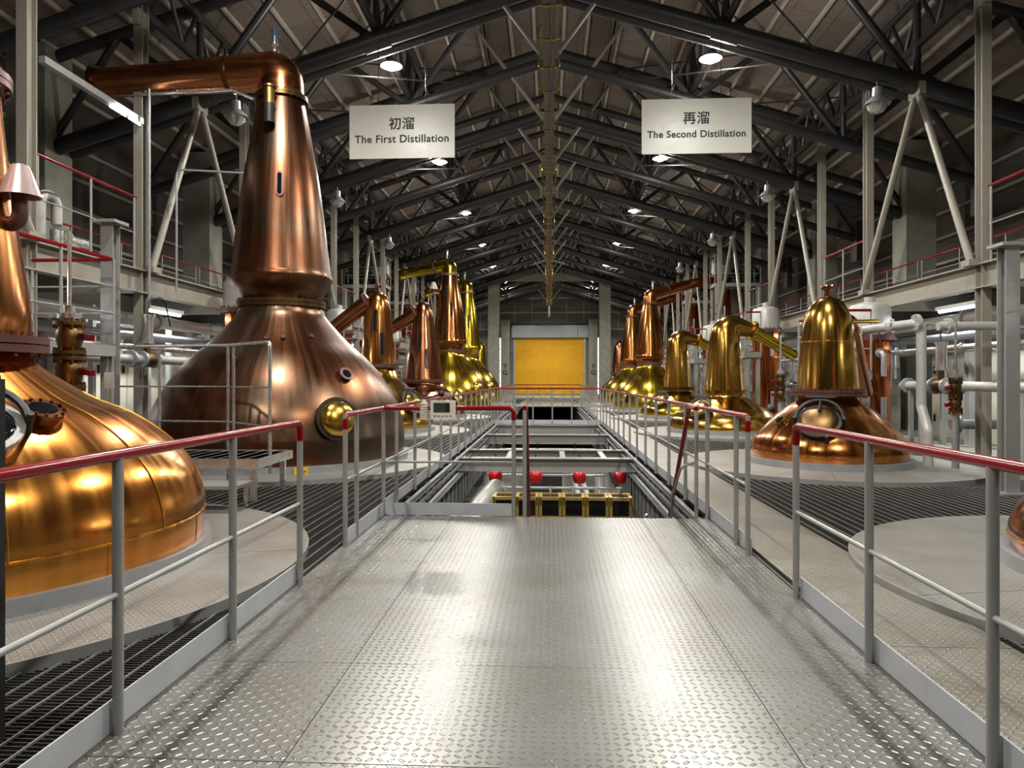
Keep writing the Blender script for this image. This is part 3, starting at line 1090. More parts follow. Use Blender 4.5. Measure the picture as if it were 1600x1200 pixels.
# ------------------------------------------------------------------ stills
class Still:
    def __init__(s, x, y, label, pot, pot_m, base_r, disc_r, name='pot_still', z0=.16):
        s.x, s.y = x, y
        s.prof = spline(pot, 7)
        s.R = thing(name, label, 'still', (x, y, .05))
        MB().lathe([(base_r - .5, .05), (base_r, .05), (base_r, z0 - .01), (base_r - .1, z0 - .01)], (x, y, 0), 72).build('base_ring', 'galv', s.R)
        MB().lathe(s.prof, (x, y, 0), 96).build('pot', pot_m, s.R, angle=50)
        if disc_r:
            b = MB()
            n = 6
            for k in range(n):
                a0, a1 = 2 * PI * k / n + .2, 2 * PI * (k + 1) / n + .2
                m = 20
                g = .004 / disc_r
                ring = [a0 + g + (a1 - a0 - 2 * g) * i / m for i in range(m + 1)]
                vs = []
                for r, z in ((.4, .0), (disc_r, .0), (disc_r, .05), (.4, .05)):
                    vs += [(x + r * math.cos(a), y + r * math.sin(a), z) for a in ring]
                q = m + 1
                fs = [(i + t * q, i + 1 + t * q, i + 1 + ((t + 1) % 4) * q, i + ((t + 1) % 4) * q) for t in range(4) for i in range(m)]
                fs += [(0, q, 2 * q, 3 * q), (m, m + 3 * q, m + 2 * q, m + q)]
                b.add(vs, fs)
            struct(b, 'floor_still_surround', 'plate_disc')
            struct(MB().lathe([(disc_r + .001, -.03), (disc_r + .012, -.03), (disc_r + .012, .051), (disc_r + .001, .051)], (x, y, 0), 128, True), 'trim_surround', 'grey')
    def at(s, ang, z, prof=None):
        """point and outward normal of the surface at height z"""
        prof = prof or s.prof
        for (r0, z0), (r1, z1) in zip(prof[:-1], prof[1:]):
            if z0 <= z <= z1 and z1 > z0:
                t = (z - z0) / (z1 - z0)
                r = r0 + (r1 - r0) * t
                nr, nz = (z1 - z0), -(r1 - r0)
                l = math.hypot(nr, nz)
                break
        else:
            r, nr, nz, l = prof[-1][0], 1, 0, 1
        a = math.radians(ang)
        rad = Vector((math.cos(a), math.sin(a), 0))
        return Vector((s.x, s.y, z)) + rad * r, (rad * nr + Vector((0, 0, nz))) / l
    def P(s, dx, dy, z):
        return Vector((s.x + dx, s.y + dy, z))
    def part(s, mb, name, m, parent=None, **k):
        return mb.build(name, m, parent or s.R, **k)
    def flange(s, z, r, th, m, bolts=28, br=.016, name='neck_flange'):
        b = MB()
        for d in (-.27, .27):
            b.lathe([(r * .7, z + (d - .23) * th), (r, z + (d - .23) * th), (r, z + (d + .23) * th), (r * .7, z + (d + .23) * th)], (s.x, s.y, 0), 64)
        for j in range(bolts):
            a = 2 * PI * (j + .5) / bolts
            p = s.P((r - br * 1.7) * math.cos(a), (r - br * 1.7) * math.sin(a), z)
            b.cyl(p - Vector((0, 0, th / 2 + br * 1.3)), p + Vector((0, 0, th / 2 + br * 1.5)), br, 6)
        return s.part(b, name, m)
    def neck(s, pts, m, k=6):
        s.nprof = spline(pts, k)
        return s.part(MB().lathe(s.nprof, (s.x, s.y, 0), 72), 'neck', m, angle=50)
    def hatch(s, ang, z, r, m='brass', depth=.5, clamp=True, frame='dark'):
        p, n = s.at(ang, z)
        up = Vector((0, 0, 1))
        up = (up - n * up.dot(n)).normalized()
        side = up.cross(n)
        b = MB()
        b.tube([p - n * .12, p + n * .06], r * 1.12, 32)
        b.ring(p + n * .06, n, r * 1.2, .03, 32, 0)
        H = s.part(b, 'hatch', frame)
        s.part(MB().dome(p + n * .075, n, r, r * depth), 'door_dome', m, H)
        if clamp:
            b = MB()
            b.tube([p + side * (r * 1.25 * math.cos(a)) + up * (r * 1.25 * math.sin(a)) + n * (.1 + r * .25 * math.sin(a)) for a in [PI * i / 14 for i in range(15)]], r * .11, 8)
            b.tube([p + up * r * 1.25 + n * (.1 + r * .25), p + up * r * .3 + n * (.1 + r * depth)], r * .07, 8)
            b.tube([p + side * r * .8 + up * r * 1.35 + n * (.12 + r * .3), p - side * r * .8 + up * r * 1.35 + n * (.12 + r * .3)], r * .05, 8)
            for sg in (-1, 1):
                b.tube([p + side * sg * r * 1.28 - n * .02, p + side * sg * r * 1.28 + n * .14], r * .09, 8)
            s.part(b, 'clamp', 'black', H)
            s.part(MB().tube([p - up * r * 1.28 - n * .02 + side * r * .5, p - up * r * 1.28 + n * .12 + side * r * .5], r * .1, 8), 'clamp_bolt', 'black', H)
        return H
    def wheelhatch(s, ang, z, r, m='brass'):
        """hatch closed by a spoked screw wheel"""
        H = s.hatch(ang, z, r, m, .4, False, m)
        p, n = s.at(ang, z)
        up = Vector((0, 0, 1))
        up = (up - n * up.dot(n)).normalized()
        side = up.cross(n)
        b = MB()
        for j in range(8):
            a = 2 * PI * j / 8
            e = side * math.cos(a) + up * math.sin(a)
            b.tube([p + n * (.07 + r * .42), p + e * r * 1.3 + n * .1], r * .06, 6)
        s.part(b, 'spokes', 'dark', H)
    def port(s, ang, z, r, m='brass', bolts=10):
        p, n = s.at(ang, z)
        b = MB()
        b.tube([p - n * r * .5, p + n * r * .5], r * 1.12, 24)
        b.ring(p + n * r * .5, n, r * 1.3, r * .22, 28, bolts, r * .1)
        o = s.part(b, 'sight_port', m)
        s.part(MB().tube([p + n * r * .5, p + n * (r * .64)], r * .82, 24), 'port_glass', 'glass', o)
    def slot(s, ang, z, w, h, m='dark', bolts=True):
        p, n = s.at(ang, z, s.nprof)
        b = MB().stadium(p, n, (0, 0, 1), w, h, .05)
        if bolts:
            up = (Vector((0, 0, 1)) - n * n.z).normalized()
            side = up.cross(n)
            kk = max(4, int(h / .055))
            for i in range(kk + 1):
                for sg in (-1, 1):
                    c = p + up * ((i / kk - .5) * (h - w)) + side * sg * w * .4 + n * .025
                    b.tube([c, c + n * .014], w * .07, 6)
        o = s.part(b, 'sight_window', m)
        s.part(MB().stadium(p + n * .028, n, (0, 0, 1), w * .5, h - w * .5, .008), 'window_glass', 'glass', o)
    def arm(s, pts, rad, m, bend=.4, flanges=(), fr=.3, fm='flange', name='lyne_arm', n=32):
        c = route(pts, bend)
        tot = [0]
        for p, q in zip(c[:-1], c[1:]):
            tot.append(tot[-1] + (q - p).length)
        r = []
        for t in tot:
            u = t / tot[-1]
            for (u0, r0), (u1, r1) in zip(rad[:-1], rad[1:]):
                if u0 <= u <= u1:
                    r.append(r0 + (r1 - r0) * (u - u0) / (u1 - u0))
                    break
            else:
                r.append(rad[-1][1])
        # even resampling so that the radius changes smoothly
        s.part(MB().tube(c, r, n), name, m, angle=60)
        for p, d, rr in flanges:
            s.part(MB().ring(p, d, rr, .06, 32, 18, .014), 'arm_flange', fm)

def topvalve(s, p, m='stain'):
    b = MB()
    b.cyl(p, p + Vector((0, 0, .16)), .03, 10)
    b.cyl(p + Vector((0, 0, .02)), p + Vector((0, 0, .05)), .07, 12)
    b.cyl(p + Vector((0, 0, .14)), p + Vector((0, 0, .18)), .06, 12)
    b.cyl(p + Vector((0, 0, .18)), p + Vector((0, 0, .3)), .045, 12)
    o = s.part(b, 'relief_valve', m)
    s.part(MB().cyl(p + Vector((0, 0, .29)), p + Vector((0, 0, .4)), .05, 12), 'valve_cap', 'blue', o)

def bell(s, p, side, m='pink', k=1.0):
    """vacuum breaker: a bell on a bent copper stub"""
    q = Vector(p)
    o = s.part(MB().lathe([(r_ * k, z_ * k) for r_, z_ in ((.02, .34), (.08, .32), (.11, .25), (.19, .02), (.2, 0), (.185, .0), (.09, .25))], q, 24), 'vent_bell', m)
    s.part(MB().tube(route([q + Vector((0, 0, .06)), q - Vector((0, 0, .2)), q + Vector((side * .28, .05, -.2))], .08), .055, 12), 'vent_pipe', 'flange', o)

# ---- big lantern stills (the big brown one, and the tall ones far off)
def lantern(x, y, k, label, pot_m, neck_m, arm_m, side, hatch_ang, fl='flangeb', disc=2.7, zk=1.0, armz=-.13, armlen=3.2, wheel=False, dy=0.):
    def Z(z):
        return z * zk
    pot = [(2.0, .13), (2.03, .13), (2.05, .5), (2.05, .5), (1.98, .85), (1.86, 1.13), (1.66, 1.45), (1.4, 1.75), (1.1, 2.02), (.86, 2.28), (.72, 2.46), (.68, 2.6)]
    s = Still(x, y, label, [(r * k, Z(z) if z > .2 else z) for r, z in pot], pot_m, 2.1 * k, disc)
    s.flange(Z(2.64), .72 * k, .12, fl, 30)
    s.neck([(.64 * k, Z(2.7)), (.64 * k, Z(2.7)), (.7 * k, Z(2.82)), (.79 * k, Z(2.95)), (.83 * k, Z(3.06)), (.82 * k, Z(3.14)), (.8 * k, Z(3.2)), (.72 * k, Z(3.9)), (.64 * k, Z(4.55)), (.55 * k, Z(5.1)), (.46 * k, Z(5.6)), (.375 * k, Z(6.05))], neck_m)
    s.flange(Z(6.1), .43 * k, .08, fl, 26, .013)
    zt = Z(6.58)
    a = k * .5
    e = s.P(side * armlen, dy, zt + armz)
    s.arm([s.P(0, 0, Z(6.12)), s.P(0, 0, zt), e], [(0, .37 * k), (.05, .365 * k), (.12, .34 * k), (.2, .3 * k), (.3, .27 * k), (1, .23 * k)], arm_m, bend=.42 * k,
          flanges=[(s.P(0, 0, zt).lerp(e, .28), (e - s.P(0, 0, zt)), .315 * k), (e, (e - s.P(0, 0, zt)), .29 * k)], fm=fl)
    topvalve(s, s.P(side * .12, 0, zt + .3 * k))
    if wheel:
        s.wheelhatch(hatch_ang, Z(.95), .3 * k)
    else:
        s.hatch(hatch_ang, Z(.8), .27 * k, 'brass', .6, False)
    return s

s2 = lantern(-ROW_X, ROW_Y[1], 1.0, 'huge brown aged copper pot still with long arm bent to the side', 'aged', 'aged', 'aged_arm', -1, -47, disc=2.75)
s2.port(-35, 1.45, .09, 'flange', 0)
for a, z in ((-80, 2.0), (-68, 2.02), (-45, 2.05)):
    p, n = s2.at(a, z)
    s2.part(MB().tube([p - n * .02, p + n * .05], .04, 12), 'stud', 'flange')
s2.slot(-72, 4.52, .13, .42, 'flange', False)
p, n = s2.at(-88, 5.78, s2.nprof)
b = MB()
b.cyl(p + n * .16 - Vector((0, 0, .3)), p + n * .16 + Vector((0, 0, 0)), .085, 16)
o = s2.part(b, 'sight_lamp', 'black')
b = MB()
b.cyl(p + n * .16 + Vector((0, 0, .0)), p + n * .16 + Vector((0, 0, .26)), .085, 16)
b.cyl(p + n * .16 + Vector((0, 0, .26)), p + n * .16 + Vector((0, 0, .29)), .11, 16)
b.tube([p - n * .1, p + n * .12], .06, 12)
s2.part(b, 'sight_glass', 'oldbrass', o)
# hazard sticker on the base
a = math.radians(-62)
b = MB()
rad = Vector((math.cos(a), math.sin(a), 0))
tan = Vector((-math.sin(a), math.cos(a), 0))
q = s2.P(0, 0, .1) + rad * 2.115
o = s2.part(MB().obox(q, tan, rad, Vector((0, 0, 1)), (.2, .03, .1)), 'hazard_sticker', 'yline', smooth=False)
b = MB()
for dx, dz in ((-.03, .025), (.0, 0), (.03, -.025)):
    b.obox(q + tan * dx + Vector((0, 0, dz)) + rad * .016, (tan + Vector((0, 0, .55))).normalized(), rad, (Vector((0, 0, 1)) - tan * .55).normalized(), (.075, .004, .014))
s2.part(b, 'bolt_symbol', 'black', o, smooth=False)
# polished pipe brackets under the arm
for dx in (1.2, 1.75, 2.3):
    s2.part(MB().tube([s2.P(-dx, -.1, 6.32), s2.P(-dx, -.1, 6.2)], .02, 8), 'arm_clip', 'stain')
s2.part(MB().tube(route([s2.P(-.35, -.3, 6.0), s2.P(-.8, -.15, 6.22), s2.P(-2.5, -.1, 6.2)], .2), .025, 8), 'drain_line', 'stain')

# ---- nearest polished still on the First Distillation side
pot = [(1.78, .13), (1.8, .13), (1.81, .3), (1.8, .48), (1.71, .72), (1.52, .94), (1.26, 1.13), (1.02, 1.24), (.8, 1.38), (.64, 1.5), (.56, 1.6)]
s1 = Still(-ROW_X, ROW_Y[0], 'nearest golden polished pot still behind the red handrail, cut by the frame', pot, 'gold', 1.86, 2.62)
s1.flange(1.655, .7, .12, 'flange', 26, .022)
s1.neck([(.58, 1.7), (.58, 1.7), (.585, 1.9), (.53, 2.3), (.45, 2.9), (.39, 3.5), (.385, 3.6)], 'goldneck')
s1.flange(3.64, .46, .1, 'flange', 20, .018)
s1.arm([s1.P(0, 0, 3.66), s1.P(0, 0, 4.3), s1.P(-2.6, 0, 4.1)], [(0, .36), (.15, .34), (.35, .27), (1, .22)], 'goldneck', .42, [(s1.P(-.9, 0, 4.23), (-1, 0, -.08), .31)])
s1.port(-22, 1.15, .105, 'rosy', 12)
s1.hatch(-42, 1.07, .24, 'glass', .25, True, 'stain')
bell(s1, s1.P(.56, .1, 2.76), -1, k=.72)
b = MB()
b.lathe([(1.808, .335), (1.82, .34), (1.82, .352), (1.807, .357)], (s1.x, s1.y, 0), 96)
for a in (-72, -38, -5, 30, -105):
    pts = [s1.at(a, z)[0] + s1.at(a, z)[1] * .001 for z in [.36 + .02 * i for i in range(48)]]
    b.tube(pts, .007, 6, False)
for a in (-88, -55, -20, 12):
    b.tube([s1.at(a, z)[0] for z in (.14, .2, .27, .34)], .006, 6, False)
s1.part(b, 'weld_seam', 'seam')

# ---- cone stills further on
def cone(x, y, label, pot, pot_m, neck, neck_m, flz, flr, arm, arm_m, fl='flange', disc=2.4, slots=(), hatch=None, arm_r=.2, mid=None):
    s = Still(x, y, label, pot, pot_m, pot[1][0] + .06, disc)
    s.flange(flz, flr, .09, fl, 26, .013)
    s.neck(neck, neck_m)
    s.arm([s.P(*p) for p in arm], [(0, arm_r * 1.25), (.12, arm_r * 1.05), (1, arm_r * .85)], arm_m, .25, [(s.P(*arm[0]) * .78 + s.P(*arm[1]) * .22, Vector(arm[1]) - Vector(arm[0]), arm_r * 1.45)])
    top = neck[-1][1]
    b = MB()
    b.cyl(s.P(0, 0, top - .05), s.P(0, 0, top + .12), .03, 10)
    b.cyl(s.P(0, 0, top + .1), s.P(0, 0, top + .16), .09, 14)
    s.part(b, 'top_knob', 'rosy')
    for a, z, h in slots:
        s.slot(a, z, .11, h, 'dark')
    if hatch:
        s.hatch(*hatch)
    return s
s3 = cone(-ROW_X, ROW_Y[2], 'golden cone necked still just behind the huge brown still', [(1.42, .13), (1.44, .13), (1.46, .3), (1.36, .6), (1.12, .9), (.84, 1.15), (.6, 1.38), (.46, 1.6), (.43, 1.7)], 'brassy',
          [(.44, 1.78), (.44, 1.78), (.43, 2.0), (.395, 2.5), (.35, 3.0), (.32, 3.3), (.26, 3.52), (.15, 3.66), (.0, 3.7)], 'dome', 1.74, .53,
          [(-.2, .0, 3.45), (-.5, 0, 3.25), (-2.3, .2, 1.9)], 'rosy_arm', slots=((-88, 2.9, .62), (-62, 2.3, .62)), hatch=(-35, .75, .27, 'brass', .4, True, 'dark'), arm_r=.2)
s4 = cone(-ROW_X, ROW_Y[3], 'rosy cone necked still between the golden cone and the tall pair', [(1.5, .13), (1.52, .13), (1.52, .3), (1.4, .6), (1.22, .8), (1.0, .93), (.85, 1.05), (.72, 1.2), (.7, 1.3)], 'rosy',
          [(.7, 1.38), (.7, 1.38), (.66, 1.6), (.55, 2.3), (.45, 2.9), (.38, 3.4), (.35, 3.65), (.29, 3.9), (.18, 4.1), (.0, 4.17)], 'rosy', 1.34, .8,
          [(-.2, 0, 3.8), (-.5, 0, 3.6), (-2.3, .2, 2.6)], 'rosy_arm', slots=((-94, 2.75, .66), (-70, 2.1, .7)), hatch=(-20, .62, .27, 'brass', .4, True, 'dark'), arm_r=.22)
s5 = lantern(-ROW_X, ROW_Y[4], .93, 'tall yellow lantern still whose arm reaches a side platform', 'bright', 'copneck', 'bright_arm', -1, -40, 'flange', zk=1.0, armz=-.35, armlen=2.4, dy=.6, wheel=True)
s6 = lantern(-ROW_X, ROW_Y[5], .93, 'tall yellow lantern still standing behind its twin, near the concrete column', 'bright', 'bright', 'bright_arm', -1, -40, 'flange', zk=1.0, armz=-.35, armlen=2.4, dy=.6, wheel=True)
for s_ in (s5, s6):
    s_.slot(-98, 5.2, .12, .7)
    s_.slot(-75, 4.5, .12, .7)
    s_.slot(-98, 3.8, .12, .7)
bell(s5, s5.P(-.72, -.1, 5.45), 1)
s7 = cone(-ROW_X, ROW_Y[6], 'small yellow still half hidden by the far concrete column, First Distillation side', [(1.3, .13), (1.32, .13), (1.34, .3), (1.2, .7), (.8, 1.2), (.5, 1.6), (.45, 1.7)], 'bright',
          [(.5, 1.78), (.5, 1.78), (.48, 2.4), (.42, 3.0), (.36, 3.4), (.24, 3.7), (.0, 3.85)], 'bright', 1.74, .6, [(-.2, 0, 3.45), (-.6, 0, 3.3), (-2.2, 0, 2.2)], 'bright', hatch=(-40, .8, .25))

# ---- dome stills, Second Distillation side
DPOT = [(1.13, .13), (1.15, .13), (1.18, .28), (1.12, .45), (1.0, .6), (.8, .8), (.62, .95), (.48, 1.05), (.45, 1.12)]
DNECK = [(.46, 1.24), (.46, 1.24), (.45, 1.45), (.43, 1.75), (.41, 2.0), (.37, 2.3), (.3, 2.52), (.18, 2.68), (.0, 2.75)]
def dome_still(y, label, pm, nm, hatch_ang, port_ang):
    s = Still(ROW_X, y, label, DPOT, pm, 1.24, 2.25)
    s.flange(1.18, .57, .1, 'flange', 36, .014)
    s.neck(DNECK, nm)
    b = MB()
    b.lathe([(.412, 1.985), (.418, 1.99), (.418, 2.0), (.41, 2.005)], (s.x, s.y, 0), 64)
    s.part(b, 'weld_seam', 'seam')
    b = MB()
    b.cyl(s.P(0, 0, 2.7), s.P(0, 0, 2.86), .05, 12)
    b.cyl(s.P(0, 0, 2.84), s.P(0, 0, 2.9), .09, 14)
    for j in range(6):
        b.dome(s.P(.09 * math.cos(j * PI / 3), .09 * math.sin(j * PI / 3), 2.88), (0, 0, 1), .03, .04, 8, 3)
    s.part(b, 'top_knob', 'rosy')
    s.arm([s.P(.15, .1, 2.3), s.P(.42, .28, 2.3), s.P(1.1, 1.2, 1.15)], [(0, .2), (.3, .17), (1, .14)], 'rosy', .2, [(s.P(.4, .27, 2.27), (.7, .6, -.4), .2)])
    s.hatch(hatch_ang, .72, .27, 'oldbrass', .35, True)
    s.port(port_ang, .72, .08, 'brass', 10)
    b = MB()
    b.lathe([(1.178, .235), (1.19, .24), (1.19, .25), (1.178, .255)], (s.x, s.y, 0), 80)
    s.part(b, 'pot_seam', 'seam')
    return s
r1 = dome_still(ROW_Y[0], 'copper pot still cut off by the frame edge beside the handrail', 'rosy', 'dome', -90, -150)
r2 = dome_still(ROW_Y[1], 'golden dome topped pot still with black clamped hatch', 'dome', 'brassy', -118, -160)
r2.part(MB().cyl(r2.P(.35, -.1, 2.32), r2.P(.75, -.1, 2.32), .03, 10), 'gauge_stub', 'brass')

# ---- swan neck stills
def swan(y, label, k, pm, nm, flange, hatch_ang, neck_r, top, arm_end):
    pot = [(1.38, .13), (1.4, .13), (1.4, .25), (1.28, .45), (.98, .66), (.7, .82), (.52, .96), (neck_r + .03, 1.12)]
    s = Still(ROW_X, y, label, [(r * k if r > neck_r + .04 else r, z) for r, z in pot], pm, 1.46 * k, 2.3)
    pts = [s.P(0, 0, 1.1), s.P(0, 0, top), s.P(.75, .15, top - .18)]
    c = route(pts, .3)
    r = []
    for p in c:
        t = (p.z - 1.1) / (top - 1.1)
        u = (p.x - s.x) / .75
        r.append(max(.17, neck_r * (1 - .33 * max(0, min(1, t))) - .2 * max(0, u)))
    mid = []
    rm = []
    for i in range(6):
        z = 1.1 + (c[1].z - 1.1) * i / 6
        mid.append(s.P(0, 0, z))
        rm.append(neck_r * (1 - .3 * (z - 1.1) / (top - 1.1)))
    s.part(MB().tube(mid + c[1:], rm + r[1:], 40), 'swan_neck', nm, angle=60)
    if flange:
        s.flange(1.06, .57, .09, 'flangeb', 30, .013)
    s.part(MB().ring(c[-1], c[-1] - c[-2], .25, .07, 28, 12, .014), 'arm_flange', 'brass')
    s.part(MB().tube([c[-1], s.P(*arm_end)], [.17, .13], 24), 'lyne_arm', 'bright_arm')
    s.hatch(hatch_ang, .6, .26, 'brass', .4, True, 'dark')
    return s
r3 = swan(ROW_Y[2], 'large brass swan neck still with smooth tapering neck', 1.0, 'brassy', 'brassy', False, -138, .5, 2.82, (1.9, .4, 2.0))
r4 = swan(ROW_Y[3], 'smaller brass swan neck still with bolted flange at the neck', .92, 'bright', 'brassy', True, -135, .47, 2.92, (1.8, .4, 2.2))
r5 = lantern(ROW_X, ROW_Y[4], .82, 'tall copper lantern still with arm rising to a condenser platform', 'bright', 'copneck', 'cond_arm', 1, -140, 'flange', zk=.78, armz=.85, armlen=2.9, dy=.9, wheel=False)
r6 = lantern(ROW_X, ROW_Y[5], .82, 'tall copper lantern still standing behind its twin, beside the distant column', 'bright', 'copneck', 'cond_arm', 1, -140, 'flange', zk=.78, armz=.85, armlen=2.9, dy=.9, wheel=False)
r7 = cone(ROW_X, ROW_Y[6], 'small copper still half hidden by the far concrete column, Second Distillation side', [(1.3, .13), (1.32, .13), (1.34, .3), (1.2, .7), (.8, 1.2), (.5, 1.6), (.45, 1.7)], 'brassy',
          [(.5, 1.78), (.5, 1.78), (.48, 2.4), (.42, 3.0), (.36, 3.4), (.24, 3.7), (.0, 3.85)], 'rosy', 1.74, .6, [(.2, 0, 3.45), (.6, 0, 3.3), (2.2, 0, 2.2)], 'rosy', hatch=(-140, .8, .25))

# ------------------------------------------------------------------ condensers with their platforms
SIDE = {-1: 'First', 1: 'Second'}
def condenser(x, y, z0, zc, zt, r, label, body='cond', group=None):
    """upright shell condenser: legs, copper shell, bolted band, pale head"""
    C = thing('condenser', label, 'condenser', (x, y, z0), group)
    MB().lathe([(r * .94, z0 + .25), (r, z0 + .3), (r, zc), (r * .94, zc + .02)], (x, y, 0), 40).build('shell', body, C)
    MB().lathe([(r * .9, z0 + .3), (r * 1.18, z0 + .3), (r * 1.18, z0 + .4), (r * .9, z0 + .4)], (x, y, 0), 40).build('lower_band', 'flange', C)
    b = MB()
    z = zc - .05
    b.lathe([(r * .9, z - .05), (r * 1.18, z - .05), (r * 1.18, z + .05), (r * .9, z + .05)], (x, y, 0), 40)
    for j in range(20):
        a = 2 * PI * j / 20
        b.cyl((x + r * 1.1 * math.cos(a), y + r * 1.1 * math.sin(a), zc - .13), (x + r * 1.1 * math.cos(a), y + r * 1.1 * math.sin(a), zc + .04), .02, 6)
    b.build('bolted_band', 'flange', C)
    MB().lathe([(r * 1.02, zc + .01), (r * 1.02, zt - r * .35), (r * .9, zt - r * .12), (r * .5, zt), (.1, zt + .02), (.1, zt + .12)], (x, y, 0), 40).build('head', 'white', C)
    for j in range(4):
        a = PI / 4 + PI / 2 * j
        MB().cbox((x + r * .85 * math.cos(a), y + r * .85 * math.sin(a), z0 + .16), (.07, .07, .32)).build('leg', 'grey', C, False)
    for d, z in ((1, z0 + .6), (-1, zc - .35)):
        b = MB()
        b.tube(route([(x, y - r * .9, z), (x, y - r - .22, z), (x, y - r - .22, z + .45 * d)], .08), .05, 12)
        b.ring((x, y - r - .06, z), (0, 1, 0), .085, .03, 20)
        b.build('nozzle', 'galv', C)
    return C

def platform(x0, x1, y0, y1, z, label, red=True, base=0., h=1.1):
    """open work platform on posts with rails round three sides"""
    Pf = thing('work_platform', label, 'platform', ((x0 + x1) / 2, (y0 + y1) / 2, base))
    b = MB()
    b.box((x0, y0, z - .03), (x1, y1, z))
    b.build('deck', 'plate_worn', Pf, False)
    b = MB()
    for a_, c_ in (((x0, y0), (x1, y0)), ((x1, y0), (x1, y1)), ((x1, y1), (x0, y1)), ((x0, y1), (x0, y0))):
        b.bar((*a_, z - .09), (*c_, z - .09), .05, .14)
    b.build('edge_channel', 'grey', Pf, False)
    for px in (x0 + .06, x1 - .06):
        for py in (y0 + .06, y1 - .06):
            MB().ibeam((px, py, base), (px, py, z - .03), .1, .1, .012).build('support_post', 'grey', Pf, False)
    inner = x0 if abs(x0) < abs(x1) else x1
    outer = x1 if inner == x0 else x0
    ln = [(outer, y0, z), (inner, y0, z), (inner, y1, z), (outer, y1, z)]
    MB().tube(route([(p[0], p[1], p[2] + h) for p in ln], .08), .024, 10).build('top_rail', 'red' if red else 'grey', Pf)
    for m in (.4, .75):
        MB().tube([(p[0], p[1], p[2] + m) for p in ln], .013, 8).build('mid_rail', 'grey', Pf)
    pts = [ln[0], ln[1], ln[2], ln[3]]
    for yy in yr(y0, y1, 1.2)[1:-1]:
        pts.append((inner, yy, z))
    for p in pts:
        MB().cyl(p, (p[0], p[1], p[2] + h), .019, 10).build('post', 'grey', Pf)
    return Pf

WHERE = ['beside the nearest still', 'behind the second still', 'behind the third still', 'behind the fourth still']
for s in (-1, 1):
    nm = SIDE[s]
    for k in range(1, 4):
        yc = ROW_Y[k] + 2.7
        deck = 1.55 if (k == 1 and s > 0) else 2.15
        condenser(s * 6.35, yc, .0, deck + .7, deck + 1.35, .38, 'copper shell condenser with pale grey head %s, %s Distillation side' % (WHERE[k], nm))
        platform(min(s * 5.42, s * 5.85), max(s * 5.42, s * 5.85), yc - (.55 if (k == 1 and s < 0) else 1.2), yc + 1.3, deck, 'narrow red railed platform along the condenser %s, %s Distillation side' % (WHERE[k], nm))
    for k in (4, 5):
        yc = ROW_Y[k] + .6 if s < 0 else ROW_Y[k] + .9
        condenser(s * 7.85, yc, 3.6, 6.1, 7.3, .45, 'tall raised condenser reached by the arm of the %s lantern still, %s Distillation side' % (['nearer', 'farther'][k - 4], nm))
        platform(min(s * 7.15, s * 9.1), max(s * 7.15, s * 9.1), yc - 1.8, yc - .85, 5.55, 'high white railed platform at the raised condenser of the %s lantern still, %s Distillation side' % (['nearer', 'farther'][k - 4], nm), red=False, base=CB, h=1.2)

# ------------------------------------------------------------------ pipe racks against the catwalk
def valve(b, p, d=Vector((0, 0, 1)), r=.05):
    p = Vector(p)
    b.ring(p - d * r * 1.5, d, r * 1.5, r * .4, 16)
    b.ring(p + d * r * 1.5, d, r * 1.5, r * .4, 16)
    b.tube([p - d * r * 1.4, p, p + d * r * 1.4], [r, r * 1.3, r], 12)
    return b

